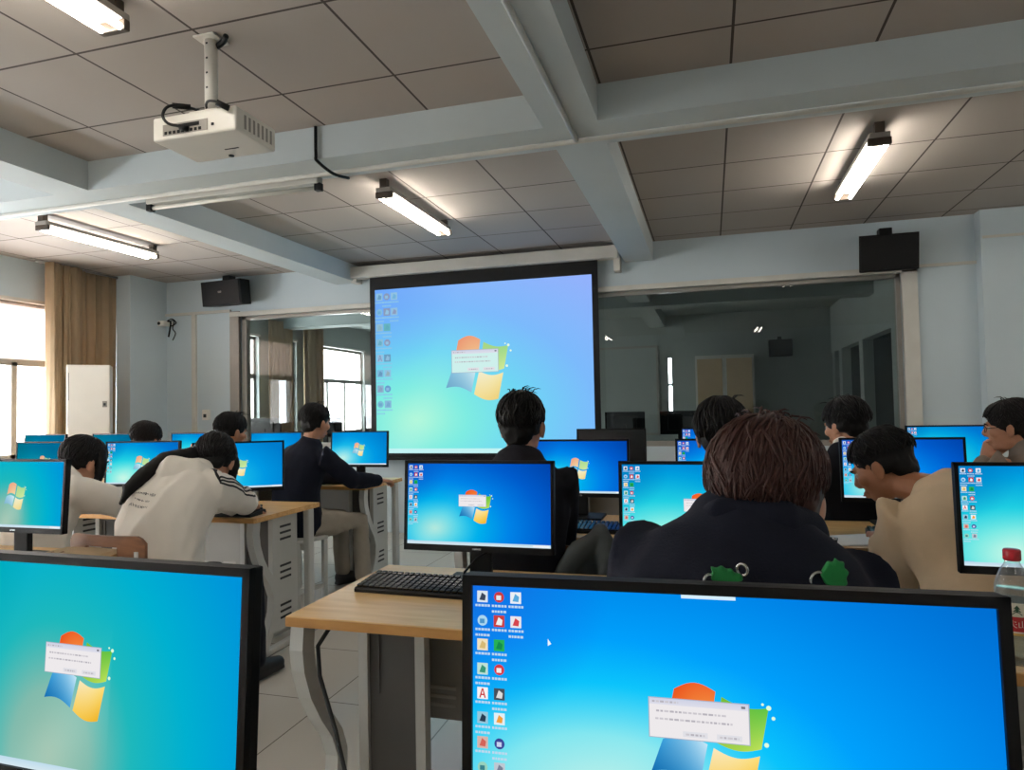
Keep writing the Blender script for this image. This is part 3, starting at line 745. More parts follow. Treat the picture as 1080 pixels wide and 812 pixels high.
# water bottle with a red cap
bt = empty('water_bottle', (.598, 1.672, ZD), R(20), 'clear water bottle with a red cap and red label at the right edge', 'bottle')
b = MB(); prof = [(.030, 0), (.0335, .006), (.0335, .05), (.0315, .055), (.0335, .06), (.0335, .13), (.0325, .138), (.034, .145), (.0335, .155), (.030, .17), (.023, .188), (.016, .2), (.0135, .206), (.0135, .214)]
b.lathe(prof, n=28); b.build('bottle_body', M['bottle'], bt)
b = MB(); b.lathe([(.0295, .003), (.0325, .008), (.0325, .1495), (.0322, .150)], n=28); b.build('water', M['water'], bt)
b = MB(); cap = []
b.lathe([(.0148, .209), (.0162, .211), (.0162, .229), (.0145, .232)], n=28); b.build('cap', M['red_cap'], bt)
def band(mb, r, z0, z1, a0=0, a1=6.2831, n=40, mi=0):
    vs = []; fs = []
    for k in range(n + 1):
        q = a0 + (a1 - a0) * k / n
        for z in (z0, z1): vs.append((r * math.cos(q), r * math.sin(q), z))
    for k in range(n): fs.append((2 * k, 2 * k + 2, 2 * k + 3, 2 * k + 1))
    mb.add(vs, fs, mi, smooth=True)
b = MB(); band(b, .0343, .062, .128); lab_o = b.build('label', M['label_white'], bt, fix=False)
b = MB(); band(b, .0346, .070, .100); b.build('red_band', M['label_red'], lab_o, fix=False)
b = MB(); band(b, .0346, .062, .067); b.build('yellow_band', M['label_gold'], lab_o, fix=False)
def wrapped_text(txt, size, r, ang, z, m, parent, name):
    cu = bpy.data.curves.new(name, 'FONT'); cu.body = txt; cu.size = size; cu.align_x = 'CENTER'; cu.resolution_u = 3
    o = bpy.data.objects.new(name, cu); COL.objects.link(o); dg = bpy.context.evaluated_depsgraph_get()
    me = bpy.data.meshes.new_from_object(o.evaluated_get(dg)); bpy.data.objects.remove(o)
    for v in me.vertices:
        x, y = v.co.x, v.co.y; q = ang + x / r; v.co = (r * math.cos(q), r * math.sin(q), z + y)
    me.materials.clear(); me.materials.append(m)
    o = bpy.data.objects.new(name, me); COL.objects.link(o); o.parent = parent; return o
for q in (R(-122), R(-2), R(118)):
    wrapped_text('农夫山泉', .0165, .0349, q, .079, M['label_white'], lab_o, 'label_lettering')
    b = MB()          # little dark green fir tree print
    for (z, w_, h_) in ((.104, .010, .009), (.110, .008, .008), (.116, .006, .008)):
        vs = [];
        for (xx, zz) in ((-w_, 0), (w_, 0), (0, h_)): qq = q + xx / .0349; vs.append((.0349 * math.cos(qq), .0349 * math.sin(qq), z + zz))
        b.add(vs, [(0, 1, 2)])
    b.build('tree_print', M['label_green'], lab_o, fix=False)

# ------------------------------------------------------------------ ceiling lamps
def make_lamp(lit=True, L=1.12):
    root = empty('ceiling_lamp')
    b = MB(); b.rbox(-.055, .055, -L / 2, L / 2, -.088, -.058, .006); b.build('housing', M['lampwhite'], root)
    for s in (-1, 1):
        b = MB(); y = s * (L / 2 - .02)
        b.rbox(-.026, .026, y - .022, y + .022, -.06, 0, .003)
        b.rbox(-.062, .062, y - .014, y + .014, -.128, -.086, .006)
        b.build('end_bracket', M['brown_metal'], root)
    for s in (-1, 1):
        b = MB(); b.tube([(s * .042, -L / 2 + .035, -.116), (s * .042, L / 2 - .035, -.116)], .0125, 12); b.build('tube', M['tube'] if lit else M['tube_off'], root)
    return root
lamp = make_lamp()
for i, (x, y, lab) in enumerate(((-2.08, 4.69, 'lit twin-tube ceiling lamp above the left side of the projection screen'), (.955, 4.76, 'lit twin-tube ceiling lamp at the right, above the right loudspeaker'),
                                (-4.90, 4.53, 'lit twin-tube ceiling lamp at the left above the tan curtain'), (-2.11, 1.46, 'lit twin-tube ceiling lamp at the top left corner, before the projector'))):
    o = lamp if i == 0 else copy_tree(lamp)
    o.location = (x, y, ZC); tag(o, lab, 'lamp', 'twin-tube ceiling lamps')
for (x, y, lab) in ((-4.90, 1.30, 'unseen twin-tube ceiling lamp added for brightness over the desks by the rear left window'), (.955, -.95, 'unseen twin-tube ceiling lamp added for brightness behind the camera, right of the middle beam'), (-2.11, -1.25, 'unseen twin-tube ceiling lamp added for brightness behind the camera, left of the middle beam'),
                   (3.25, 1.40, 'unseen twin-tube ceiling lamp added for brightness near the right wall, rear bay'), (3.25, 4.76, 'unseen twin-tube ceiling lamp added for brightness near the right wall, front bay')):
    o = copy_tree(lamp); o.location = (x, y, ZC); tag(o, lab, 'lamp', 'twin-tube ceiling lamps')  # these lamps are out of view, added to raise the room's ambient light
bl = empty('board_lamp', (-2.79, 3.50, ZB), R(90), 'unlit white single-tube lamp under the cross beam below the projector', 'lamp')
b = MB(); b.rbox(-.03, .03, -.62, .62, -.045, 0, .006); b.build('housing', M['white_trim'], bl)
for s in (-1, 1):
    b = MB(); b.rbox(-.02, .02, s * .61 - .02, s * .61 + .02, -.085, -.04, .004); b.build('tube_socket', M['black'], bl)
b = MB(); b.tube([(0, -.59, -.066), (0, .59, -.066)], .013, 12); b.build('tube', M['tube_off'], bl)

# ------------------------------------------------------------------ projector hanging from the ceiling
PY = 1.80
pj = empty('projector', (-1.99, 2.40, 2.43), R(0), 'white ceiling projector with rear sockets and black cables', 'projector')
b = MB(); b.rbox(-.205, .205, -.13, .13, 0, .10, .012, 3); body = b.build('body', M['white'], pj)
b = MB(); b.box(-.15, .07, -.1325, -.129, .016, .062); soc = b.build('socket_panel', M['lampwhite'], body)
b = MB()
for k in range(9): b.box(-.14 + k * .021, -.128 + k * .021, -.1345, -.132, .02, .032)
b.box(-.07, .03, -.1345, -.132, .040, .055); b.box(.09, .10, -.1345, -.129, .03, .04)
b.build('socket', M['black'], soc)
b = MB()
for k in range(7): b.box(.2045, .2065, -.08 + k * .028, -.068 + k * .028, .02, .078)
b.build('side_vent', M['alu'], body)
b = MB(); b.lathe([(.036, 0), (.036, .012), (.030, .014)], n=20)
lens = b.build('lens', M['black_gloss'], pj); lens.location = (.1, .13, .05); lens.rotation_euler = (R(-90), 0, 0)
b = MB(); b.box(.02, .09, .03, .036, -.0015, 0); b.lathe([(.012, -.004), (.012, 0)], c=(.0, .1, 0), n=12); b.build('underside_latch', M['black'], body)
b = MB(); b.rbox(-.04, .10, -.11, .03, .098, .112, .004); b.build('mount_plate', M['white'], pj)
b = MB(); b.tube([(.03, -.06, .10), (.03, -.06, ZC - 2.43)], .026, 16); pole = b.build('pole', M['white'], pj)
b = MB()
for k in range(5): b.box(.026, .034, -.0875, -.0855, .15 + k * .062, .157 + k * .062)
b.build('bolt_hole', M['slot_dark'], pole)
b = MB(); b.rbox(-.02, .08, -.11, -.01, ZC - 2.43 - .008, ZC - 2.43, .003); b.build('ceiling_plate', M['white'], pj)
def rope(mb, pts, r, n=8, k=6):
    P = [V(p) for p in pts]; out = []
    for i in range(len(P) - 1):
        p0, p1, p2, p3 = P[max(i - 1, 0)], P[i], P[i + 1], P[min(i + 2, len(P) - 1)]
        for j in range(k):
            t = j / k
            out.append(.5 * ((2 * p1) + (p2 - p0) * t + (2 * p0 - 5 * p1 + 4 * p2 - p3) * t * t + (-p0 + 3 * p1 - 3 * p2 + p3) * t ** 3))
    out.append(P[-1]); mb.tube(out, r, n)
b = MB(); rope(b, [(0, -.02, .125), (-.045, -.10, .135), (-.085, -.165, .12), (-.105, -.18, .08), (-.085, -.175, .045), (-.045, -.155, .035), (-.02, -.134, .03)], .006)
b.tube([(-.05, -.15, .034), (-.02, -.134, .03)], .012, 8); b.tube([(-.085, -.15, .128), (-.04, -.10, .136)], .012, 8); b.build('signal_cable', M['black'], pj)
b = MB(); rope(b, [(0, -.02, .125), (.03, -.09, .13), (.09, -.15, .12), (.15, -.17, .10), (.18, -.145, .085)], .005); b.tube([(.145, -.168, .10), (.182, -.142, .082)], .013, 8); b.build('power_lead', M['black'], pj)
b = MB(); rope(b, [(.05, -.05, ZC - 2.43 - .03), (.09, -.06, ZC - 2.43 - .02), (.12, -.08, ZC - 2.43 - .012)], .012); b.build('ceiling_plug', M['black'], pj)
# the cable that runs from the ceiling over the cross beam
b = MB(); rope(b, [(-2.03, 3.235, ZC - .005), (-2.03, 3.235, 2.70), (-2.03, 3.25, ZB - .012), (-2.02, 3.40, ZB - .034), (-2.01, 3.55, ZB - .012)], .009)
tag(b.build('ceiling_cable', M['black']), 'black cable running down and under the cross beam right of the projector', 'cable')

# ------------------------------------------------------------------ projection screen
ps = empty('projection_screen', (-2.22, 6.47, .80), 0, 'large pull-down projection screen showing the blue desktop', 'screen')
X0, X1, Z0, Z1 = -1.215, 1.215, .0, 1.865
b = MB(); b.box(X0, X1, .012, .016, Z0, Z1 + .05)
sheet_o = b.build('screen_fabric', M['black'], ps)
W_, H_ = 2.31, 1.72
s = scr_mesh('proj', W_, H_, 120, 90).build('projected_picture', M['pixels'], ps, fix=False); s.location = (0.0, .010, .045 + H_ / 2)  # picture emits by itself, standing in for the projector's light
p = Plate(W_, H_, .001); emblem(p, .485, .49, .25, .42); p.build('wallpaper_emblem', s)
p = Plate(W_, H_, .002); dialog(p, .372, .395, .585, .525, (206, 240, 236)); p.build('dialog_window', s)
for q_ in range(len(ICONS)):
    p = Plate(W_, H_, .001); icons(p, 8, .78, q_); p.build('desktop_icon', s)
p = Plate(W_, H_, .001); p.quad(0, .972, 1, 1, (196, 244, 244)); p.build('taskbar', s)
b = MB(); b.rbox(-1.42, 1.42, -.05, .08, 1.90, 2.02, .012, 2); b.build('roller_case', M['white_trim'], ps)
b = MB(); b.tube([(X0 - .02, .014, -.012), (X1 + .02, .014, -.012)], .016, 10); b.build('bottom_bar', M['black'], ps)
for sx in (-1, 1):
    b = MB(); b.rbox(sx * 1.40 - .03, sx * 1.40 + .03, .0, .13, 1.78 if sx > 0 else 1.86, 1.92, .004); b.build('wall_bracket', M['white_trim'], ps)

# ------------------------------------------------------------------ loudspeakers, camera, cabinet, curtain
def speaker(x, y, z, w, h, rz, tiltx, lab, badge):
    r = empty('loudspeaker', (x, y, z), rz, lab, 'loudspeaker', 'black wall loudspeakers')
    T = Matrix.Rotation(tiltx, 4, 'X')
    b = MB(); poly = [(-w / 2, -.10), (w / 2, -.10), (w / 2 - .05, .10), (-w / 2 + .05, .10)]
    b.extrude([(p[0], p[1]) for p in poly], 'z', -h / 2, h / 2); b.v = [tuple(T @ V(q)) for q in b.v]; cab = b.build('cabinet', M['black'], r)
    b = MB(); b.rbox(-w / 2 + .012, w / 2 - .012, -.112, -.10, -h / 2 + .012, h / 2 - .012, .004, 2, M=T); g = b.build('grille', M['black'], cab)
    if badge:
        b = MB(); b.box(-.03, .02, -.1145, -.112, .0, .02, M=T); b.build('badge', M['steel'], g)
    b = MB(); b.rbox(-.05, .05, -.03, .07, h / 2 - .02, h / 2 + .06, .008); b.rbox(-.025, .025, .05, YB - y + .002, h / 2 - .01, h / 2 + .03, .004); b.build('wall_bracket', M['black'], r)
speaker(1.46, 6.38, 2.54, .45, .30, R(0), R(8), 'black loudspeaker on the wall at the right, above the white window jamb', False)
speaker(-5.14, 6.38, 2.635, .56, .27, R(-6), R(6), 'black loudspeaker on the wall at the left with a small silver badge', True)
cc = empty('security_camera', (-6.40, 6.55, 2.36), 0, 'small white security camera with dangling black leads, left on the back wall', 'camera')
cc.location = (-6.12, 6.55, 2.36)
b = MB(); b.lathe([(.035, 0), (.035, .04), (.02, .05)], n=16); k = b.build('mount', M['white'], cc); k.rotation_euler = (R(90), 0, 0); k.location = (.02, .05, 0)
b = MB(); b.rbox(-.07, .03, -.09, .0, -.03, .03, .012, 2); k = b.build('housing', M['white'], cc)
b = MB(); b.lathe([(.02, 0), (.02, .006), (.012, .008)], n=14); l = b.build('lens', M['black_gloss'], k); l.rotation_euler = (R(90), 0, 0); l.location = (-.04, -.088, 0)
b = MB(); rope(b, [(.03, -.03, .03), (.08, -.04, .01), (.07, -.04, -.07), (.05, -.04, -.16)], .010); rope(b, [(.03, -.03, .02), (.12, -.03, .03), (.10, -.03, -.06), (.14, -.03, -.12), (.10, -.03, -.2)], .006); rope(b, [(.02, -.03, .03), (.10, -.04, .05), (.15, -.03, .0), (.06, -.03, -.04)], .006); b.build('lead', M['black'], cc)
cb = empty('cabinet', (-5.98, 5.38, 0), R(42), 'tall white metal cabinet in front of the tan curtain', 'cabinet')
b = MB(); b.rbox(-.185, .185, -.14, .14, .04, 1.80, .006); b.build('carcass', M['white'], cb)
b = MB(); b.rbox(-.175, .178, -.155, -.14, .07, 1.785, .004); dr = b.build('door', M['white'], cb)
b = MB(); b.rbox(.12, .16, -.166, -.155, 1.38, 1.44, .003); hd = b.build('handle', M['alu'], dr)
b = MB(); b.box(.13, .15, -.169, -.166, 1.395, 1.42); b.build('lock', M['slot_dark'], hd)
b = MB(); b.box(-.165, -.161, -.1562, -.155, 1.45, 1.72); b.build('door_seam', M['slot_dark'], dr)
for sx in (-1, 1):
    b = MB(); b.box(sx * .14 - .03, sx * .14 + .03, -.12, .12, 0, .04); b.build('foot', M['slot_dark'], cb)
cu = empty('curtain', (XL + .1, 5.6, .1), 0, 'tan floor-length curtain gathered at the left window by the room corner', 'curtain')
o = pleated('drape', (.10, -.42, 0), (.06, .0, 0), 0, 2.74, 6, .06, M['curtain'], cu, 1, 150)
o = pleated('drape', (.04, -.02, 0), (.03, .46, 0), 0, 2.74, 3, .028, M['curtain'], cu, 2, 90)
b = MB(); b.tube([(.05, -.5, 2.735), (.05, .46, 2.735)], .012, 8); b.build('curtain_rod', M['alu'], cu)
jb = empty('socket_box', (-5.60, YB - .03, 1.28), 0, 'small white socket box on the wall beside the vertical trunking', 'socket box')
b = MB(); b.rbox(-.04, .04, -.02, .03, -.06, .06, .004); b.build('box', M['white'], jb)
b = MB(); b.box(-.02, .02, -.022, -.02, -.03, .01); b.build('socket', M['slot_dark'], jb)

# ------------------------------------------------------------------ people
def sphere_prim(c, r, Rm=None, n=18, m=12):
    vs = []; fs = []
    for j in range(m + 1):
        a = math.pi * j / m
        for k in range(n):
            q = 2 * math.pi * k / n
            p = V((r[0] * math.sin(a) * math.cos(q), r[1] * math.sin(a) * math.sin(q), r[2] * math.cos(a)))
            vs.append(V(c) + (Rm @ p if Rm else p))
    for j in range(m):
        for k in range(n): fs.append((j * n + k, (j + 1) * n + k, (j + 1) * n + (k + 1) % n, j * n + (k + 1) % n))
    return vs, fs
def loft_prim(rings, side, n=18):
    """rings: (centre, half width along side, half depth); rounded ends"""
    cs = [V(r[0]) for r in rings]; side = V(side).normalized(); R2 = []
    for i, (c, a, b) in enumerate(rings):
        t = (cs[min(i + 1, len(cs) - 1)] - cs[max(i - 1, 0)]).normalized()
        R2.append((cs[i], t, a, b))
    def cap(i, sgn):
        c, t, a, b = R2[i]; k = min(a, b); out = []
        for q in (30, 60, 85): out.append((c + t * (sgn * k * math.sin(R(q)) * .8), t, a * math.cos(R(q)), b * math.cos(R(q))))
        return out
    R3 = cap(0, -1)[::-1] + R2 + cap(len(R2) - 1, 1)
    vs = []; fs = []
    for (c, t, a, b) in R3:
        s = (side - t * side.dot(t)).normalized(); w = s.cross(t)
        for k in range(n):
            q = 2 * math.pi * k / n; vs.append(c + s * (a * math.cos(q)) + w * (b * math.sin(q)))
    for i in range(len(R3) - 1):
        for k in range(n): fs.append((i * n + k, i * n + (k + 1) % n, (i + 1) * n + (k + 1) % n, (i + 1) * n + k))
    fs.append(tuple(range(n - 1, -1, -1))); fs.append(tuple((len(R3) - 1) * n + k for k in range(n)))
    return vs, fs
def limb(pts, rs, side=None):
    d = V(pts[-1]) - V(pts[0]); s = side or (V((1, 0, 0)) if abs(d.normalized().x) < .8 else V((0, 1, 0)))
    return loft_prim([(p, r, r) for p, r in zip(pts, rs)], s, 14)
def blob(name, prims, voxel, smooth, m, parent, folds=0.0, fscale=9.0, fdir=None, seed=0):
    """fuses overlapping closed shapes into one continuous skin"""
    b = MB()
    for vs, fs in prims: b.add(vs, fs)
    o = b.build(name, m)
    md = o.modifiers.new('r', 'REMESH'); md.mode = 'VOXEL'; md.voxel_size = voxel; md.use_smooth_shade = True
    if smooth: sm = o.modifiers.new('s', 'SMOOTH'); sm.factor = .5; sm.iterations = smooth
    dg = bpy.context.evaluated_depsgraph_get(); dg.update()
    me = bpy.data.meshes.new_from_object(o.evaluated_get(dg)); old = o.data
    o.modifiers.clear(); o.data = me; bpy.data.meshes.remove(old); me.name = name
    if folds:
        ofs = V((seed * 3.1, seed * 1.7, seed))
        cos = [V(v.co) for v in me.vertices]; nrs = [V(v.normal) for v in me.vertices]; newc = []
        for vc, vn in zip(cos, nrs):
            p = vc * fscale
            if fdir is not None: p = p - V(fdir) * (p.dot(V(fdir)) * .6)
            q = p + ofs
            w = 1 - abs(noise.noise(q)) * 2.2                    # ridged: soft creases
            w2 = noise.noise(q * 2.3 + V((5, 2, 1)))
            newc += list(vc + vn * folds * (.75 * w + .45 * w2 - .25))
        me.vertices.foreach_set('co', newc); me.update()
    me.polygons.foreach_set('use_smooth', [True] * len(me.polygons))
    o.parent = parent
    return o
def head_prims(Mh, k=1.0):
    def P(x, y, z): return Mh @ V((x * k, y * k, z * k))
    R3 = Mh.to_3x3()
    def E(c, r, e=None): return sphere_prim(P(*c), [q * k for q in r], R3 @ e if e is not None else R3)
    pr = [E((0, -.012, .036), (.076, .096, .083)), E((0, .022, -.012), (.064, .073, .088)), E((0, .046, -.078), (.036, .036, .030)),
          E((0, .012, -.062), (.056, .056, .045)), E((0, .083, .022), (.045, .016, .014)),
          E((0, .088, -.060), (.024, .013, .008)), E((0, .087, -.071), (.021, .012, .008))]
    pr.append(limb([P(0, .090, .016), P(0, .106, -.022)], [.008 * k, .012 * k])); pr.append(E((0, .098, -.030), (.017, .012, .009)))
    for s in (-1, 1):
        pr.append(E((s * .044, .062, -.022), (.022, .022, .022)))
        pr.append(E((s * .079, -.006, -.012), (.008, .019, .031), Euler((0, R(s * 8), R(s * -18))).to_matrix()))
        pr.append(E((s * .077, .002, -.034), (.007, .010, .012)))
    return pr
def hand_prims(w, d, nrm, s_thumb, curl=.5, k=1.0, spread=.0):
    """w wrist, d pointing direction, nrm back of the hand, s_thumb +1 / -1 which way the thumb lies along d x nrm"""
    d = V(d).normalized(); nrm = (V(nrm) - d * V(nrm).dot(d)).normalized(); sd = d.cross(nrm)
    pr = [loft_prim([(w, .026 * k, .018 * k), (w + d * .03 * k, .034 * k, .017 * k), (w + d * .085 * k, .040 * k, .013 * k)], sd, 14)]
    for i, (o, L) in enumerate(((.030, .070), (.010, .080), (-.010, .074), (-.029, .058))):
        o *= s_thumb; p = w + d * .083 * k + sd * o * k; dr = (d + sd * (o * spread * 8)).normalized(); pts = [w + d * .06 * k + sd * o * .9 * k, p]; a = 0
        for q, fr in ((curl * .6, .45), (curl * 1.0, .32), (curl * .8, .23)):
            a += q; v = dr * math.cos(a) - nrm * math.sin(a); p = p + v * L * fr * k; pts.append(p)
        pr.append(limb(pts, [.0095 * k, .0098 * k, .0088 * k, .0080 * k, .0066 * k], sd))
    t0 = w + d * .022 * k + sd * (.026 * s_thumb) * k; td = (d * .62 + sd * (s_thumb * .72) - nrm * .28).normalized()
    t1 = t0 + td * .042 * k; t2 = t1 + (d * .85 + sd * (s_thumb * .38) - nrm * .32).normalized() * .030 * k; t3 = t2 + (d * .95 + sd * (s_thumb * .1) - nrm * .3).normalized() * .024 * k
    pr.append(limb([t0, t1, t2, t3], [.014 * k, .011 * k, .0098 * k, .0078 * k], nrm))
    return pr
def two_bone(s, h, l1, l2, pole):
    d = h - s; L = d.length; L = min(L, (l1 + l2) * .995); dn = d.normalized(); h = s + dn * L
    a = (l1 * l1 - l2 * l2 + L * L) / (2 * L); hh = math.sqrt(max(l1 * l1 - a * a, 0))
    pv = V(pole) - dn * V(pole).dot(dn); pv.normalize()
    return s + dn * a + pv * hh, h
def hair_blob(name, Mh, m, parent, k=1.0, n=420, seed=1, puff=1.0, lims=(62, 98, 128), extra=(), part=0.0, length=62, wisps=0, fringe=0, messy=0.35, fine=1.0):
    """a shell of hair on the skull and clumps of strands combed outward from the crown"""
    rnd = random.Random(seed); R3 = Mh.to_3x3()
    def P(x, y, z): return Mh @ V((x * k, y * k, z * k))
    rx, ry, rz = .083 * puff, .103 * puff, .090 * puff; c0 = V((0, -.014, .036))
    pr = [sphere_prim(P(0, -.018, .044), (rx * .985 * k, ry * .965 * k, rz * .99 * k), R3), sphere_prim(P(0, -.062, -.018), (.060 * puff * k, .042 * puff * k, .055 * k), R3)]
    for s in (-1, 1): pr.append(sphere_prim(P(s * .060 * puff, -.028, .012), (.018 * puff * k, .048 * k, .045 * k), R3))
    pr += list(extra)
    b_ = blob(name, pr, .006, 2, m, parent, .004, 30, None, seed)
    b = MB(); crown = Matrix.Rotation(R(-14), 3, 'X')
    def lim(th):   # th measured from the front
        a = abs(th) / math.pi
        return lims[0] + (lims[1] - lims[0]) * min(1, a / .38) if a < .38 else lims[1] + (lims[2] - lims[1]) * min(1, (a - .38) / .45)
    for i in range(n):
        th = rnd.uniform(-math.pi, math.pi); L = lim(th) + rnd.uniform(-6, 9)
        s0 = rnd.uniform(0, max(L - 18, 5)); s1 = min(L + rnd.uniform(-4, 4), s0 + rnd.uniform(.7, 1.1) * length)
        pts = []; w = rnd.uniform(-.30, .30) * (1 + messy); lift = rnd.uniform(.0, .05) + (.07 * messy if rnd.random() < .3 * messy else 0); ph = rnd.uniform(0, 6)
        N = 7
        for j in range(N):
            t = j / (N - 1); po = R(s0 + (s1 - s0) * t); tt = th + w * t + .06 * math.sin(ph + 4 * t)
            d = V((math.sin(po) * math.sin(tt), math.sin(po) * math.cos(tt), math.cos(po)))
            d = crown @ d
            e = 1.0 + lift * math.sin(t * 2.6) + .015 * t
            pts.append(P(c0.x + d.x * rx * e, c0.y - .004 + d.y * ry * e, c0.z + .006 + d.z * rz * e))
        r0 = rnd.uniform(.0022, .0052) * k * fine
        b.tube(pts, [r0 * .5, r0, r0 * 1.05, r0, r0 * .85, r0 * .6, r0 * .15], 5, caps=False)
    for i in range(fringe):     # locks falling over the forehead
        th = rnd.uniform(-.9, .9); pts = []
        for j in range(6):
            t = j / 5; po = R(38 + 44 * t); tt = th + rnd.uniform(-.02, .02) + .25 * t
            d = V((math.sin(po) * math.sin(tt), math.sin(po) * math.cos(tt), math.cos(po))); e = 1.04 + .05 * t
            pts.append(P(d.x * rx * e, -.014 + d.y * ry * e, .042 + d.z * rz * e))
        b.tube(pts, [.004 * k, .006 * k, .006 * k, .005 * k, .003 * k, .0008 * k], 5, caps=False)
    for i in range(wisps):      # loose ends standing off the crown
        th = rnd.uniform(-math.pi, math.pi); po = R(rnd.uniform(2, 40)); d = crown @ V((math.sin(po) * math.sin(th), math.sin(po) * math.cos(th), math.cos(po)))
        p0 = V((d.x * rx, -.014 + d.y * ry, .04 + d.z * rz)); sw = V((rnd.uniform(-.03, .03), rnd.uniform(.0, .045), rnd.uniform(.012, .024)))
        b.tube([P(*p0), P(*(p0 + sw * .5 + V((0, 0, .008)))), P(*(p0 + sw)), P(*(p0 + sw * 1.35 - V((0, 0, .010))))], [.0026, .0022, .0016, .0004], 5, caps=False)
    o = b.build('hair_strands', m, b_, fix=False)
    return b_

def person(label, hips, neck, head, face, chest_yaw, torso='cloth_black', legs='pants_dark', skin='skin', hair='hair', garment='jacket',
           hands=None, poles=None, hand_n=None, curl=(.5, .5), leg_yaw=None, hunch=.03, roll=0.0, pitch=0.0, hk=1.0, hairkw=None,
           sh_w=.175, shoulder_tilt=0.0, collar=True, seat=.45, knee_spread=.10, fold=.007, foot_f=.02, seed=1, bulk=1.0, voxel=.0055, girl=False, elbows=(None, None)):
    hips, neck, head = V(hips), V(neck), V(head)
    root = empty('person', (hips.x, hips.y, 0), 0, label, 'person'); T0 = V((hips.x, hips.y, 0))
    def Lc(p): return V(p) - T0
    hips, neck, head = Lc(hips), Lc(neck), Lc(head)
    F = V((math.sin(R(chest_yaw)), math.cos(R(chest_yaw)), 0)); Sd = V((F.y, -F.x, 0))      # Sd points to the person's right
    Sd = (Sd + V((0, 0, 1)) * math.tan(R(shoulder_tilt))).normalized()
    ly = chest_yaw if leg_yaw is None else leg_yaw
    LF = V((math.sin(R(ly)), math.cos(R(ly)), 0)); LS = V((LF.y, -LF.x, 0))
    fz = -R(face)
    Mh = Matrix.Translation(head) @ Matrix.Rotation(fz, 4, 'Z') @ Matrix.Rotation(-R(pitch), 4, 'X') @ Matrix.Rotation(R(roll), 4, 'Y')
    ax = (neck - hips)
    perp = ax.cross(Sd).normalized()
    if perp.dot(F) > 0: perp = -perp                                                        # towards the back
    def sp(t, b): return hips + ax * t + perp * (b * math.sin(math.pi * min(t, 1)))
    # --- torso rings
    rings = [(0, .170, .125), (.22, .165, .122), (.45, .165, .120), (.66, .178, .122), (.82, .175, .108), (.93, .140, .086), (1.0, .088, .072)]
    def tor(s, cut=1.0): return [(sp(t, hunch), a * s * bulk, b * s * bulk) for t, a, b in rings if t <= cut]
    axn = ax.normalized(); shl = []
    sb = sp(.87, hunch)
    for s in (-1, 1): shl.append(sb + Sd * (s * sh_w) + perp * (-.01))
    # --- arms
    if hands is None: hands = (None, None)
    arm = []
    for i, s in enumerate((-1, 1)):
        h = hands[i]
        h = Lc(h) if h is not None else shl[i] + F * .28 + V((0, 0, -.24)) - Sd * (s * .03)
        pole = V(poles[i]) if poles and poles[i] is not None else (Sd * (s * .55) - V((0, 0, 1)) - F * .15)
        e, h = two_bone(shl[i], h, .285, .255, pole)
        if elbows[i] is not None: e = Lc(elbows[i]); h = Lc(hands[i])
        arm.append((shl[i], e, h))
    # --- one continuous body: head, neck, trunk, arms, hands, legs, feet
    nb = Mh @ V((0, -.028, -.075))
    body = head_prims(Mh, hk) + [limb([nb + (Mh.to_3x3() @ V((0, .006, .05))), nb, nb.lerp(neck, .6), neck - axn * .05], [.050 * hk, .053, .057, .066])]
    body.append(loft_prim([(c, a_ * .82, b_ * .80) for c, a_, b_ in tor(.78)], Sd))
    for i, s in enumerate((-1, 1)):
        a, e, h = arm[i]; fd = (h - e).normalized()
        body.append(limb([a, a.lerp(e, .5), e, e.lerp(h, .35), h], [.028, .028, .024, .027, .025]))
        nn = V(hand_n[i]) if hand_n and hand_n[i] is not None else V((0, 0, 1))
        hd = fd
        if abs(fd.z) > .25 and (hand_n is None or hand_n[i] is None): hd = (fd - V((0, 0, fd.z * .7))).normalized()
        tsign = 1 if hd.cross(nn).dot(Sd) * s < 0 else -1
        body += hand_prims(h, hd, nn, tsign, curl[i])
    knees = []
    for s in (-1, 1):
        hp = hips + LS * (s * .085) - V((0, 0, .015)); kn = hips + LF * .42 + LS * (s * (.09 + knee_spread)); kn.z = seat + .055
        an = kn + LF * foot_f + V((0, 0, .10 - kn.z)); knees.append((hp, kn, an))
        body.append(limb([hp, kn, an], [.072, .050, .036])); body.append(limb([an - V((0, 0, .04)), an + LF * .13 - V((0, 0, .062))], [.036, .030]))
    bo = blob('body', body, voxel, 2, M[skin], root)
    # --- clothes
    cl = [loft_prim(tor(1.09), Sd)]
    for i, s in enumerate((-1, 1)):
        a, e, h = arm[i]
        inn = sp(.80, hunch) + Sd * (s * .09)
        cl.append(limb([inn, a, a.lerp(e, .5), e, e.lerp(h, .5), e.lerp(h, .93)], [.092 * bulk, .074 * bulk, .064 * bulk, .058 * bulk, .052 * bulk, .043 * bulk]))
    if collar: cl.append(loft_prim([(neck - axn * .05, .088, .082), (neck + (nb - neck) * .25 + perp * .006, .072, .070)], Sd, 16))
    g = blob(garment, cl, .009, 9, M[torso], root, fold, 8.5, (axn.x, axn.y, axn.z), seed)
    tr = [loft_prim([(hips + LS * -.10, .095, .105), (hips + LS * .10, .095, .105)], V((0, 0, 1)))]
    for hp, kn, an in knees: tr.append(limb([hp, hp.lerp(kn, .5), kn, kn.lerp(an, .5), an], [.098, .086, .068, .062, .058]))
    t_ = blob('trousers', tr, .011, 6, M[legs], root, .005, 9, None, seed + 3)
    for hp, kn, an in knees:
        blob('shoe', [limb([an + LF * -.02 + V((0, 0, -.045)), an + LF * .06 + V((0, 0, -.055)), an + LF * .17 + V((0, 0, -.066))], [.050, .046, .034]),
                      loft_prim([(an + LF * -.05 + V((0, 0, -.088)), .04, .012), (an + LF * .18 + V((0, 0, -.088)), .036, .012)], LS)], .008, 3, M['shoe'], root)
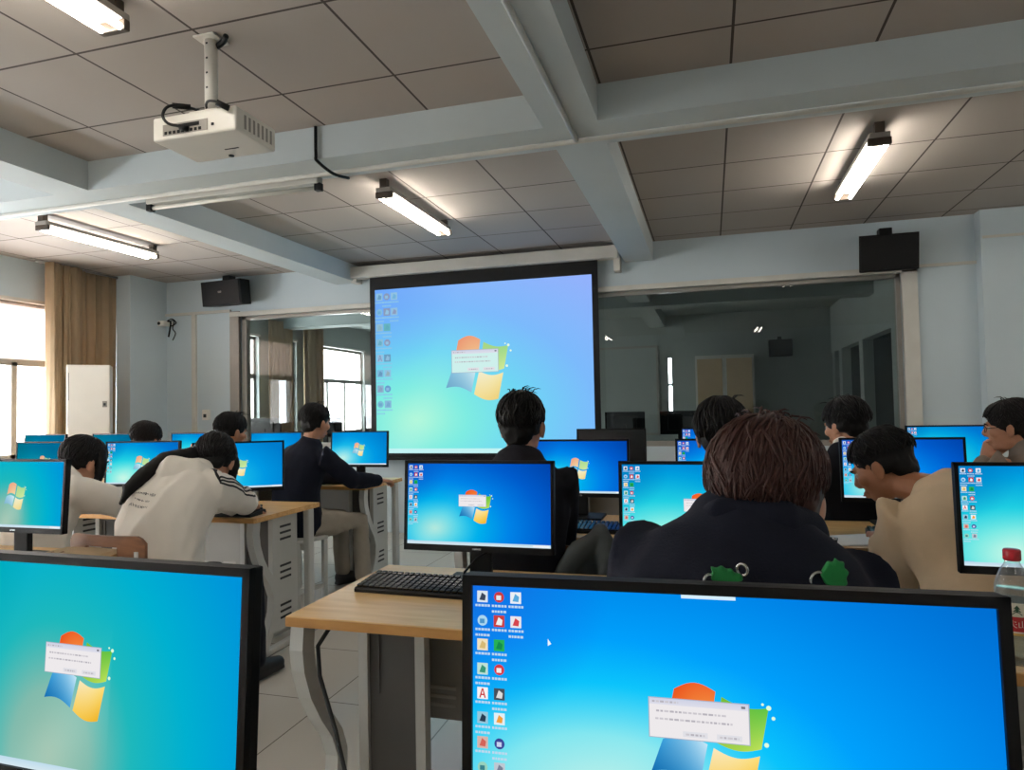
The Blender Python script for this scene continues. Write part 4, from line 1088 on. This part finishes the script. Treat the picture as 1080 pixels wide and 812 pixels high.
    # --- face details and hair
    for s in (-1, 1):
        e = MB(); vs, fs = sphere_prim(Mh @ V((s * .031 * hk, .0760 * hk, .002 * hk)), (.0115,) * 3); e.add(vs, fs, smooth=True); eo = e.build('eye', M['eye_white'], bo)
        e = MB(); vs, fs = sphere_prim(Mh @ V((s * .031 * hk, .0838 * hk, .002 * hk)), (.0058, .0046, .0058), Mh.to_3x3()); e.add(vs, fs, smooth=True); e.build('iris', M['iris'], eo)
        e = MB(); e.tube([Mh @ (V(p) * hk) for p in ((s * .014, .097, .019), (s * .030, .096, .025), (s * .048, .082, .019))], [.003, .0042, .0018], 6); e.build('eyebrow', M['hair'], bo)
    e = MB(); e.tube([Mh @ (V(p) * hk) for p in ((-.022, .089, -.0655), (-.008, .1005, -.064), (.008, .1005, -.064), (.022, .089, -.0655))], [.0015, .0032, .0032, .0015], 6); e.build('lips', M['lips'], bo)
    hk_ = dict(n=300, seed=seed); hk_.update(hairkw or {})
    ex = hk_.pop('extra_fn', None)
    ho = hair_blob('hair', Mh, M[hair], root, hk, extra=(ex(Mh) if ex else ()), **hk_)
    return dict(root=root, Mh=Mh, body=bo, top=g, hair=ho, T0=T0, F=F, Sd=Sd, neck=neck, hips=hips, arm=arm, perp=perp, axn=axn, sp=sp, seat=seat)

# stools
def make_stool():
    r = empty('stool')
    b = MB(); b.rbox(-.17, .17, -.13, .13, .425, .45, .008, 2); b.build('seat', M['desk_metal'], r)
    for sx in (-1, 1):
        for sy in (-1, 1):
            b = MB(); b.rbox(sx * .15 - .016, sx * .15 + .016, sy * .11 - .016, sy * .11 + .016, 0, .425, .004); b.build('leg', M['desk_metal'], r)
    for sx in (-1, 1):
        b = MB(); b.box(sx * .15 - .01, sx * .15 + .01, -.1, .1, .10, .13); b.build('stretcher', M['desk_metal'], r)
    b = MB(); b.box(-.14, .14, -.01, .01, .36, .40); b.build('stretcher', M['desk_metal'], r)
    return r
stool0 = make_stool(); stool_n = 0
def stool(x, y, yaw, lab):
    global stool_n
    o = stool0 if stool_n == 0 else copy_tree(stool0); stool_n += 1
    o.location = (x, y, 0); o.rotation_euler = (0, 0, -R(yaw)); tag(o, lab, 'stool', 'grey stools at the desks')

# 1 - person nearest, seen from behind, reddish brown hair, black jacket
P = person('person with reddish-brown hair and black high-collared jacket, seen from behind, nearest', (.00, 1.02, .53), (.055, 1.19, 1.100), (.092, 1.245, 1.130), 17, 4,
           'cloth_navy', garment='jacket', hair='hair_brown', hands=((-.10, 1.52, .80), (.16, 1.52, .80)), poles=(V((-.35, -.2, -1)), V((.1, -.2, -1))), hunch=.05, sh_w=.150, shoulder_tilt=-5, pitch=6, bulk=1.04, voxel=.0045,
           hairkw=dict(n=2600, puff=1.12, lims=(66, 72, 124), length=60, wisps=40, messy=.6, fine=.62), seed=5, hk=1.0, fold=.004)
Mh = P['Mh']
T0 = P['T0']
hd = blob('hood', [loft_prim([(P['neck'] + V((-.085, .0, -.02)), .04, .03), (P['neck'] + V((-.045, -.06, -.005)), .055, .032), (P['neck'] + V((.05, -.065, -.005)), .055, .032), (P['neck'] + V((.095, .0, -.015)), .04, .03)], V((0, 0, 1)))], .007, 5, M['cloth_navy'], P['top'], .004, 12, None, 3)
def green_tab(px, lean, seed):
    b = MB(); rnd = random.Random(seed)
    return None
def tab(cx, cy, cz, s, flip):
    c = V((cx, cy, cz)) - T0
    pts = [(-.036, -.012), (-.030, .004), (-.036, .018), (-.020, .014), (-.010, .022), (.002, .012), (.014, .016), (.020, .004), (.034, .006), (.040, -.012), (.022, -.016), (.006, -.028), (-.014, -.022)]
    if flip: pts = [(-.006, -.036), (-.022, -.022), (-.030, -.002), (-.022, .014), (-.012, .030), (.000, .026), (.004, .038), (.014, .028), (.024, .030), (.022, .016), (.034, .006), (.026, -.008), (.030, -.024), (.014, -.030), (.008, -.040)]
    b = MB(); b.extrude([(x * s, z * s) for x, z in pts], 'y', -.006, .006); b.v = [tuple(V(q) + c) for q in b.v]
    o = b.build('green_tab', M['green'], P['top']); md = o.modifiers.new('b', 'BEVEL'); md.width = .003; md.segments = 2
    return c
def ring(c, r, tilt, parent, name='metal_ring'):
    b = MB(); Rm = Euler((R(90), 0, R(tilt))).to_matrix(); pts = [c + Rm @ V((r * math.cos(6.283 * i / 20), r * math.sin(6.283 * i / 20), 0)) for i in range(21)]
    b.tube(pts, .0022, 6, caps=False); return b.build(name, M['steel'], parent)
c = tab(.014, 1.005, 1.060, .58, False); ring(c + V((-.022, -.004, -.008)), .008, 30, P['top']); ring(c + V((.022, -.002, .008)), .008, -30, P['top'])
c = tab(.158, 1.04, 1.060, .58, True); ring(c + V((-.020, -.004, -.010)), .012, 20, P['top'])
stool(.02, .99, 4, 'stool under the reddish-haired person in black')

# 2 - man in the middle, seen from behind against the projection screen
P = person('man in black with short black hair, seen from behind before the projection screen', (-.68, 2.38, .53), (-.695, 2.47, 1.10), (-.695, 2.52, 1.225), 2, 2, 'cloth_black', garment='jacket',
           hands=((-.77, 2.82, .80), (-.61, 2.84, .795)), poles=(V((-.02, -.5, -1)), V((.02, -.5, -1))), hunch=.03, sh_w=.165, seed=8, hk=1.03, hairkw=dict(n=420, puff=1.0, lims=(64, 96, 126), wisps=16))
stool(-.68, 2.36, 2, 'stool under the man in black before the projection screen')

# 3 - black haired head behind the nearest person
P = person('person in black with black hair, mostly hidden behind the reddish-haired person', (.03, 2.36, .53), (.03, 2.45, 1.06), (.035, 2.50, 1.185), 6, 0, 'cloth_black', garment='jacket',
           hands=((-.12, 2.84, .80), (.20, 2.84, .80)), seed=11, hairkw=dict(n=420, puff=1.05, lims=(60, 100, 128), wisps=6))
stool(.0, 2.34, 0, 'stool under the black-haired person behind the nearest one')

# 4 - man in the beige sweater, bent over his paper
P = person('man in a beige sweater bent over white paper, head bowed to the left', (.82, 2.36, .53), (.730, 2.54, .99), (.585, 2.70, 1.06), -60, -14, 'cloth_beige', skin='skin_dark', garment='sweater',
           hands=((.585, 2.76, .785), (.80, 2.80, .79)), elbows=((.572, 2.53, .665), None), hunch=.07, pitch=26, roll=4, sh_w=.17, shoulder_tilt=4, seed=14, collar=False, bulk=1.12, fold=.016,
           poles=(V((-.6, -.1, -1)), V((.9, -.5, -.8))), curl=(.35, .45), hairkw=dict(n=480, puff=1.0, lims=(56, 82, 112), length=50, fringe=26), hk=1.03, voxel=.0045)
stool(.80, 2.40, -15, 'stool under the man in beige')

# 5 - man at the right with glasses, chin on hand
P = person('man with glasses in a grey top resting his chin on his hand, far right', (1.52, 3.72, .53), (1.45, 3.79, 1.06), (1.375, 3.80, 1.155), -66, -30, 'cloth_grey', garment='pullover',
           hands=((1.285, 3.86, 1.00), (1.30, 4.08, .80)), hand_n=(V((-.7, -.5, .3)), None), poles=(V((-.5, .1, -1)), V((.5, -.3, -1))), hunch=.05, pitch=4, sh_w=.17, seed=17, curl=(1.0, .5),
           hairkw=dict(n=420, puff=1.06, lims=(54, 88, 128), fringe=40, wisps=4))
Mh = P['Mh']; gl = MB()
for s in (-1, 1):
    pts = [Mh @ V((s * .032 + .022 * math.cos(q), .101 - .012 * abs(math.cos(q)) * (1 if math.cos(q) * s > 0 else 0), .0 + .016 * math.sin(q))) for q in [6.283 * i / 18 for i in range(19)]]
    gl.tube(pts, .0016, 6, caps=False); gl.tube([Mh @ V((s * .053, .092, .004)), Mh @ V((s * .078, .05, .006)), Mh @ V((s * .083, -.01, .002))], .0018, 6)
gl.tube([Mh @ V((-.010, .102, .003)), Mh @ V((0, .105, .006)), Mh @ V((.010, .102, .003))], .0016, 6)
gl.build('glasses', M['black_gloss'], P['root'])
stool(1.52, 3.70, -30, 'stool under the man with glasses')

# 6 - fluffy dark head behind the beige man, white collar
P = person('person with fluffy dark hair and a white collar over black, beyond the man in beige', (.66, 3.62, .53), (.64, 3.68, 1.05), (.640, 3.715, 1.175), -42, -10, 'cloth_black', garment='jacket',
           hands=((.52, 4.25, .80), (.80, 4.25, .80)), pitch=10, seed=20, hairkw=dict(n=520, puff=1.10, lims=(56, 84, 118), wisps=10), sh_w=.18)
blob('collar', [loft_prim([(P['neck'] + V((0, 0, -.015)), .074, .070), (P['neck'] + V((0, .008, .03)), .068, .064)], V((1, 0, 0)))], .006, 2, M['cloth_white'], P['top'])
stool(.66, 3.60, -10, 'stool under the fluffy-haired person beyond the man in beige')

# 7 - man in black on the stool, left of the screen
P = person('man in black jacket and grey trousers on a stool, reaching to the desk corner', (-2.76, 4.13, .53), (-2.69, 4.17, 1.06), (-2.665, 4.21, 1.215), 16, 22, 'cloth_navy', legs='pants_grey', garment='jacket',
           hands=((-2.62, 4.62, .80), (-2.33, 4.50, .785)), leg_yaw=26, hunch=.06, sh_w=.18, pitch=6, seed=23, bulk=1.08, hk=1.02, hairkw=dict(n=420, puff=1.03, lims=(52, 84, 118), fringe=20, wisps=4), knee_spread=.04)
stool(-2.74, 4.09, 22, 'grey stool with open legs under the man in the black jacket')

# 8 - woman in the white hoodie
def side_locks(Mh):
    return [limb([Mh @ V((s * .058, .03, .06)), Mh @ V((s * .078, .045, -.0)), Mh @ V((s * .070, .055, -.06)), Mh @ V((s * .060, .06, -.105))], [.03, .026, .022, .010]) for s in (-1, 1)]
P = person('woman in a white hoodie with black sleeve stripes and long black hair', (-2.32, 2.42, .53), (-2.345, 2.66, 1.015), (-2.325, 2.79, 1.060), -22, 6, 'cloth_white', garment='hoodie',
           hands=((-2.42, 3.14, .79), (-2.37, 3.13, .80)), poles=(V((-1, -.3, -.6)), V((1.2, .1, -.5))), hunch=.08, pitch=30, sh_w=.175, seed=26, bulk=1.14, knee_spread=.03, fold=.018, collar=False,
           hairkw=dict(n=700, puff=1.07, lims=(62, 116, 140), length=84, wisps=0, extra_fn=side_locks))
T0 = P['T0']; nk = P['neck']
blob('hood', [loft_prim([(nk + V((-.12, -.03, -.03)), .035, .035), (nk + V((-.09, -.105, .0)), .050, .05), (nk + V((.0, -.135, .015)), .082, .06), (nk + V((.10, -.10, .005)), .072, .055), (nk + V((.15, -.03, -.02)), .045, .04)], V((0, 0, 1))),
              loft_prim([(nk + V((-.10, -.10, -.075)), .05, .035), (nk + V((0, -.155, -.085)), .06, .04), (nk + V((.09, -.11, -.07)), .05, .035)], V((0, 0, 1)))], .007, 4, M['cloth_white'], P['top'], .008, 10, None, 2)
# the long tail of hair over her left shoulder
Mh = P['Mh']; rnd = random.Random(4)
path = [Mh @ V((-.045, -.05, .03)), Mh @ V((-.086, -.085, -.005)), V((-2.40, 2.55, 1.092)) - T0, V((-2.43, 2.455, 1.028)) - T0, V((-2.45, 2.395, .975)) - T0, V((-2.457, 2.37, .925)) - T0]
tl = blob('hair_tail', [limb(path, [.042, .044, .036, .034, .028, .012])], .008, 3, M['hair'], P['hair'], .004, 25, None, 1)
b = MB()
for i in range(170):
    a = rnd.uniform(0, 6.283); q = []
    for j, p in enumerate(path):
        rr = [.042, .044, .036, .034, .030, .018][j] * rnd.uniform(.95, 1.08); q.append(p + V((rr * math.cos(a) * .8, rr * math.sin(a) * .5, rr * math.sin(a) * .8)))
    b.tube(q, [.002, .004, .004, .004, .003, .0006], 4, caps=False)
b.build('hair_strands', M['hair'], tl, fix=False)
girl = P

# 9 - person with headphones
P = person('dark-haired person in white with a shiny hair clip, behind the left-edge teal monitor', (-3.0, 2.40, .53), (-3.05, 2.58, .99), (-3.08, 2.74, 1.06), 18, 16, 'cloth_white', garment='hoodie',
           hands=((-2.95, 3.10, .79), (-2.80, 3.04, .79)), poles=(V((-1, -.3, -.6)), V((1.0, -.3, -.6))), hunch=.08, pitch=16, seed=29, bulk=1.18, fold=.017, knee_spread=.03, collar=False,
           hairkw=dict(n=600, puff=1.03, lims=(60, 112, 138), length=78, extra_fn=side_locks))
Mh = P['Mh']; b = MB(); rnd = random.Random(5)
b.tube([Mh @ V((-.096 + .02 * math.sin(q), -.045 + .045 * math.sin(q * .7), .035 + .06 * math.cos(q))) for q in [R(10 * i) for i in range(19)]], .007, 8)
for i in range(9):
    p = Mh @ V((-.100 + .02 * math.sin(R(20 * i)), -.045 + .045 * math.sin(R(14 * i)), .035 + .06 * math.cos(R(20 * i)))); vs, fs = sphere_prim(p, (.009,) * 3, None, 8, 6); b.add(vs, fs, smooth=True)
b.build('hair_clip', M['steel'], P['hair'])
stool(-3.03, 2.36, 14, 'stool under the dark-haired person in white with the hair clip')

# 10, 11 - two heads in the fourth row on the left
P = person('person with only a round black head showing above the aqua monitor', (-3.93, 3.92, .50), (-3.94, 3.98, .97), (-3.945, 4.02, 1.11), 0, 0, 'cloth_charcoal', garment='jacket', pitch=14, seed=32,
           hands=((-4.08, 4.42, .80), (-3.80, 4.42, .80)), hairkw=dict(n=380, puff=1.08, lims=(60, 104, 132)))
stool(-3.93, 3.90, 0, 'stool under the black-haired person behind the aqua monitor')
P = person('person in a dark jacket with tousled black hair, behind the white-hooded woman', (-3.27, 3.88, .52), (-3.27, 3.96, 1.03), (-3.205, 4.01, 1.165), 20, 10, 'cloth_black', garment='jacket', pitch=10, seed=35,
           hands=((-3.36, 4.45, .80), (-3.05, 4.45, .80)), hairkw=dict(n=420, puff=1.06, lims=(58, 92, 124), wisps=14))
stool(-3.27, 3.86, 10, 'stool under the tousle-haired person behind the hooded woman')

# sleeve stripes and back print of the hoodie: thin cloth strips laid on the surface
def drape(obj, pts, width, m, parent, name, lift=.0025, n=40):
    """lays a ribbon on a mesh by projecting sample points to its surface"""
    P_ = [V(p) for p in pts]; line = []
    for i in range(n + 1):
        t = i / n * (len(P_) - 1); k = min(int(t), len(P_) - 2); line.append(P_[k].lerp(P_[k + 1], t - k))
    res = []
    for p in line:
        ok, loc, nor, idx = obj.closest_point_on_mesh(p); res.append((V(loc), V(nor)))
    vs = []; fs = []
    for i, (l, nr) in enumerate(res):
        a = res[max(i - 1, 0)][0]; c_ = res[min(i + 1, n)][0]; t = (c_ - a)
        t = t.normalized() if t.length > 1e-6 else V((1, 0, 0)); s = nr.cross(t).normalized()
        for q in (-.5, .5):
            ok, loc, n2, idx = obj.closest_point_on_mesh(l + s * (width * q)); vs.append(V(loc) + V(n2) * lift)
    for i in range(n): fs.append((2 * i, 2 * i + 1, 2 * i + 3, 2 * i + 2))
    b = MB(); b.add(vs, fs, smooth=True); o = b.build(name, m, parent, fix=False)
    md = o.modifiers.new('t', 'SOLIDIFY'); md.thickness = .0015; md.offset = 1
    return o
bpy.context.evaluated_depsgraph_get().update()
a, e, h = girl['arm'][1]; T = girl['top']
out = (girl['Sd'] * .8 + V((0, -.35, .55))).normalized()
for k in (-1, 0, 1):
    sft = V((0, .0, 0)) + (e - a).cross(out).normalized() * (.017 * k)
    drape(T, [girl['neck'] + girl['Sd'] * .12 + V((0, -.02, .04)) + sft, a + out * .09 + sft, a.lerp(e, .5) + out * .08 + sft, e + out * .075 + sft, e.lerp(h, .45) + out * .07 + sft], .0085, M['stripe'], T, 'sleeve_stripe')
bk = girl['sp'](.62, .08) + girl['perp'] * .2
rnd = random.Random(9)
b = MB()
for ln, (dz, x0, x1, hgt) in enumerate(((.035, -.06, .075, .015), (.005, -.02, .05, .008), (-.025, -.09, .06, .012))):
    x = x0
    while x < x1:
        w = rnd.uniform(.006, .011)
        c_ = []
        for (dx, dd) in ((0, 0), (w, 0), (w, hgt), (0, hgt)):
            ok, loc, n2, idx = T.closest_point_on_mesh(bk + girl['Sd'] * (x + dx - .01) + girl['axn'] * (dz + dd)); c_.append(V(loc) + V(n2) * .003)
        k_ = len(b.v); mid = [c_[0].lerp(c_[3], .45), c_[1].lerp(c_[2], .45), c_[1].lerp(c_[2], .62), c_[0].lerp(c_[3], .62)]
        st = rnd.random()
        b.add([c_[0], c_[0].lerp(c_[1], .3), c_[3].lerp(c_[2], .3), c_[3]], [(0, 1, 2, 3)])
        if st < .75: b.add(mid, [(0, 1, 2, 3)])
        if st > .3: b.add([c_[0].lerp(c_[1], .7), c_[1], c_[2], c_[3].lerp(c_[2], .7)], [(0, 1, 2, 3)])
        x += w + .004
b.build('back_print', M['stripe'], T, fix=False)

# brown chair and the jacket hung on a chair
ch = empty('chair', (-2.34, 2.38, 0), R(-3), 'brown wooden chair with a hand slot in its back, under the white-hooded woman', 'chair')
def arc_panel(mb, W, z0, z1, bow, th, holes=None, nx=24, nz=10, y=0):
    vs = []; fs = []
    def pt(i, j, k):
        u = i / nx * 2 - 1; v = j / nz; c = min(1.0, (1 - v) * 9 + .80 + .2 * math.sqrt(max(0, 1 - max(0, abs(u) - .82) ** 2 / .0324))) if v > .8 else 1
        zz = z0 + (z1 - z0) * v
        if v > .7: zz -= (max(0, abs(u) - .80) / .2) ** 2 * .03 * ((v - .7) / .3)
        return (u * W / 2, y - bow * (1 - u * u) + k * th, zz)
    idx = {}
    for k in (0, 1):
        for j in range(nz + 1):
            for i in range(nx + 1): idx[(i, j, k)] = len(vs); vs.append(pt(i, j, k))
    cells = [(i, j) for i in range(nx) for j in range(nz) if not (holes and holes(i, j))]; cs = set(cells)
    for (i, j) in cells:
        fs.append((idx[i, j, 0], idx[i + 1, j, 0], idx[i + 1, j + 1, 0], idx[i, j + 1, 0])); fs.append((idx[i, j, 1], idx[i, j + 1, 1], idx[i + 1, j + 1, 1], idx[i + 1, j, 1]))
        for (di, dj, e0, e1) in ((-1, 0, (i, j), (i, j + 1)), (1, 0, (i + 1, j + 1), (i + 1, j)), (0, -1, (i + 1, j), (i, j)), (0, 1, (i, j + 1), (i + 1, j + 1))):
            if (i + di, j + dj) not in cs: fs.append((idx[(*e0, 0)], idx[(*e1, 0)], idx[(*e1, 1)], idx[(*e0, 1)]))
    mb.add(vs, fs)
def chair_parts(ch, seatm, backm, z1=.82, hole=True):
    b = MB(); b.rbox(-.20, .20, -.17, .21, .43, .455, .01, 2); b.build('seat', seatm, ch)
    b = MB(); arc_panel(b, .40, z1 - .22, z1, .03, .014, (lambda i, j: 7 <= i < 17 and 6 <= j < 8) if hole else None, y=-.19); b.build('backrest', backm, ch)
    for sx in (-1, 1):
        b = MB(); b.tube([(sx * .17, -.20, 0), (sx * .17, -.18, .44), (sx * .165, -.195, z1 - .06)], .011, 8); b.build('leg', M['desk_metal'], ch)
        b = MB(); b.tube([(sx * .17, .18, 0), (sx * .17, .17, .43)], .011, 8); b.build('leg', M['desk_metal'], ch)
chair_parts(ch, M['chair_wood'], M['chair_wood'])
c2 = empty('chair', (-.37, 2.62, 0), R(4), 'chair with a dark jacket over its back, right of the central man in black', 'chair')
chair_parts(c2, M['chair_wood'], M['chair_wood'], .80, False)
jk = empty('jacket', (-.415, 2.405, 0), R(6), 'dark grey jacket slumped over the chair back beside the central man', 'jacket')
prs = [loft_prim([(V((.01, 0, .60)), .11, .045), (V((.01, 0, .70)), .12, .05), (V((.02, .0, .79)), .085, .05), (V((.03, .01, .86)), .035, .035)], V((1, 0, 0))),
       limb([V((.01, -.02, .83)), V((-.06, -.05, .78)), V((-.12, -.06, .69)), V((-.15, -.05, .58))], [.034, .036, .036, .032]),
       limb([V((.04, -.02, .82)), V((.065, -.06, .74)), V((.07, -.07, .64)), V((.08, -.06, .54))], [.036, .04, .038, .034])]
blob('jacket_shell', prs, .008, 5, M['cloth_jacket'], jk, .012, 9, (0, 0, 1), 6)
b = MB(); b.tube([(.115, -.03, .78), (.128, -.045, .73), (.125, -.05, .68)], .008, 6); b.build('drawstring', M['desk_metal'], jk)

# ------------------------------------------------------------------ light, sky and camera
wd = bpy.data.worlds.new('sky'); SC.world = wd; wd.use_nodes = True
bg = wd.node_tree.nodes['Background']; bg.inputs[0].default_value = (0.93, 0.97, 1.03, 1); bg.inputs[1].default_value = 22.0
def portal(y0, y1):
    l = bpy.data.lights.new('window_portal', 'AREA'); l.shape = 'RECTANGLE'; l.size = WZ1 - WZ0; l.size_y = y1 - y0
    l.cycles.is_portal = True
    o = bpy.data.objects.new('window_portal', l); COL.objects.link(o)
    o.location = (XL - .15, (y0 + y1) / 2, (WZ0 + WZ1) / 2); o.rotation_euler = (0, R(-90), 0)
for wv in WIN_A + WIN_B: portal(*wv)

cam = bpy.data.cameras.new('camera'); co = bpy.data.objects.new('camera', cam); COL.objects.link(co)
cam.sensor_fit = 'HORIZONTAL'; cam.sensor_width = 36.0; cam.lens = 717.7 / 1080 * 36.0; cam.clip_start = 0.02; cam.clip_end = 200
yaw, pit, rol = R(16.21), R(1.866), R(-1.129)
fw = V((-math.sin(yaw) * math.cos(pit), math.cos(yaw) * math.cos(pit), math.sin(pit)))
rt = V((math.cos(yaw), math.sin(yaw), 0)); up = rt.cross(fw)
r_ = rt * math.cos(rol) + up * math.sin(rol); u_ = up * math.cos(rol) - rt * math.sin(rol)
Mc = Matrix((r_, u_, -fw)).transposed().to_4x4(); Mc.translation = V((0, 0, 1.30))
co.matrix_world = Mc
SC.camera = co
SC.view_settings.view_transform = 'Standard'; SC.view_settings.look = 'None'
SC.view_settings.gamma = 1.0; SC.view_settings.use_curve_mapping = False; SC.view_settings.exposure = 0.45
cy = SC.cycles
cy.use_denoising = True; cy.max_bounces = 8; cy.diffuse_bounces = 4; cy.glossy_bounces = 4; cy.transparent_max_bounces = 16
cy.transmission_bounces = 6; cy.sample_clamp_indirect = 4.0; cy.caustics_reflective = False; cy.caustics_refractive = False
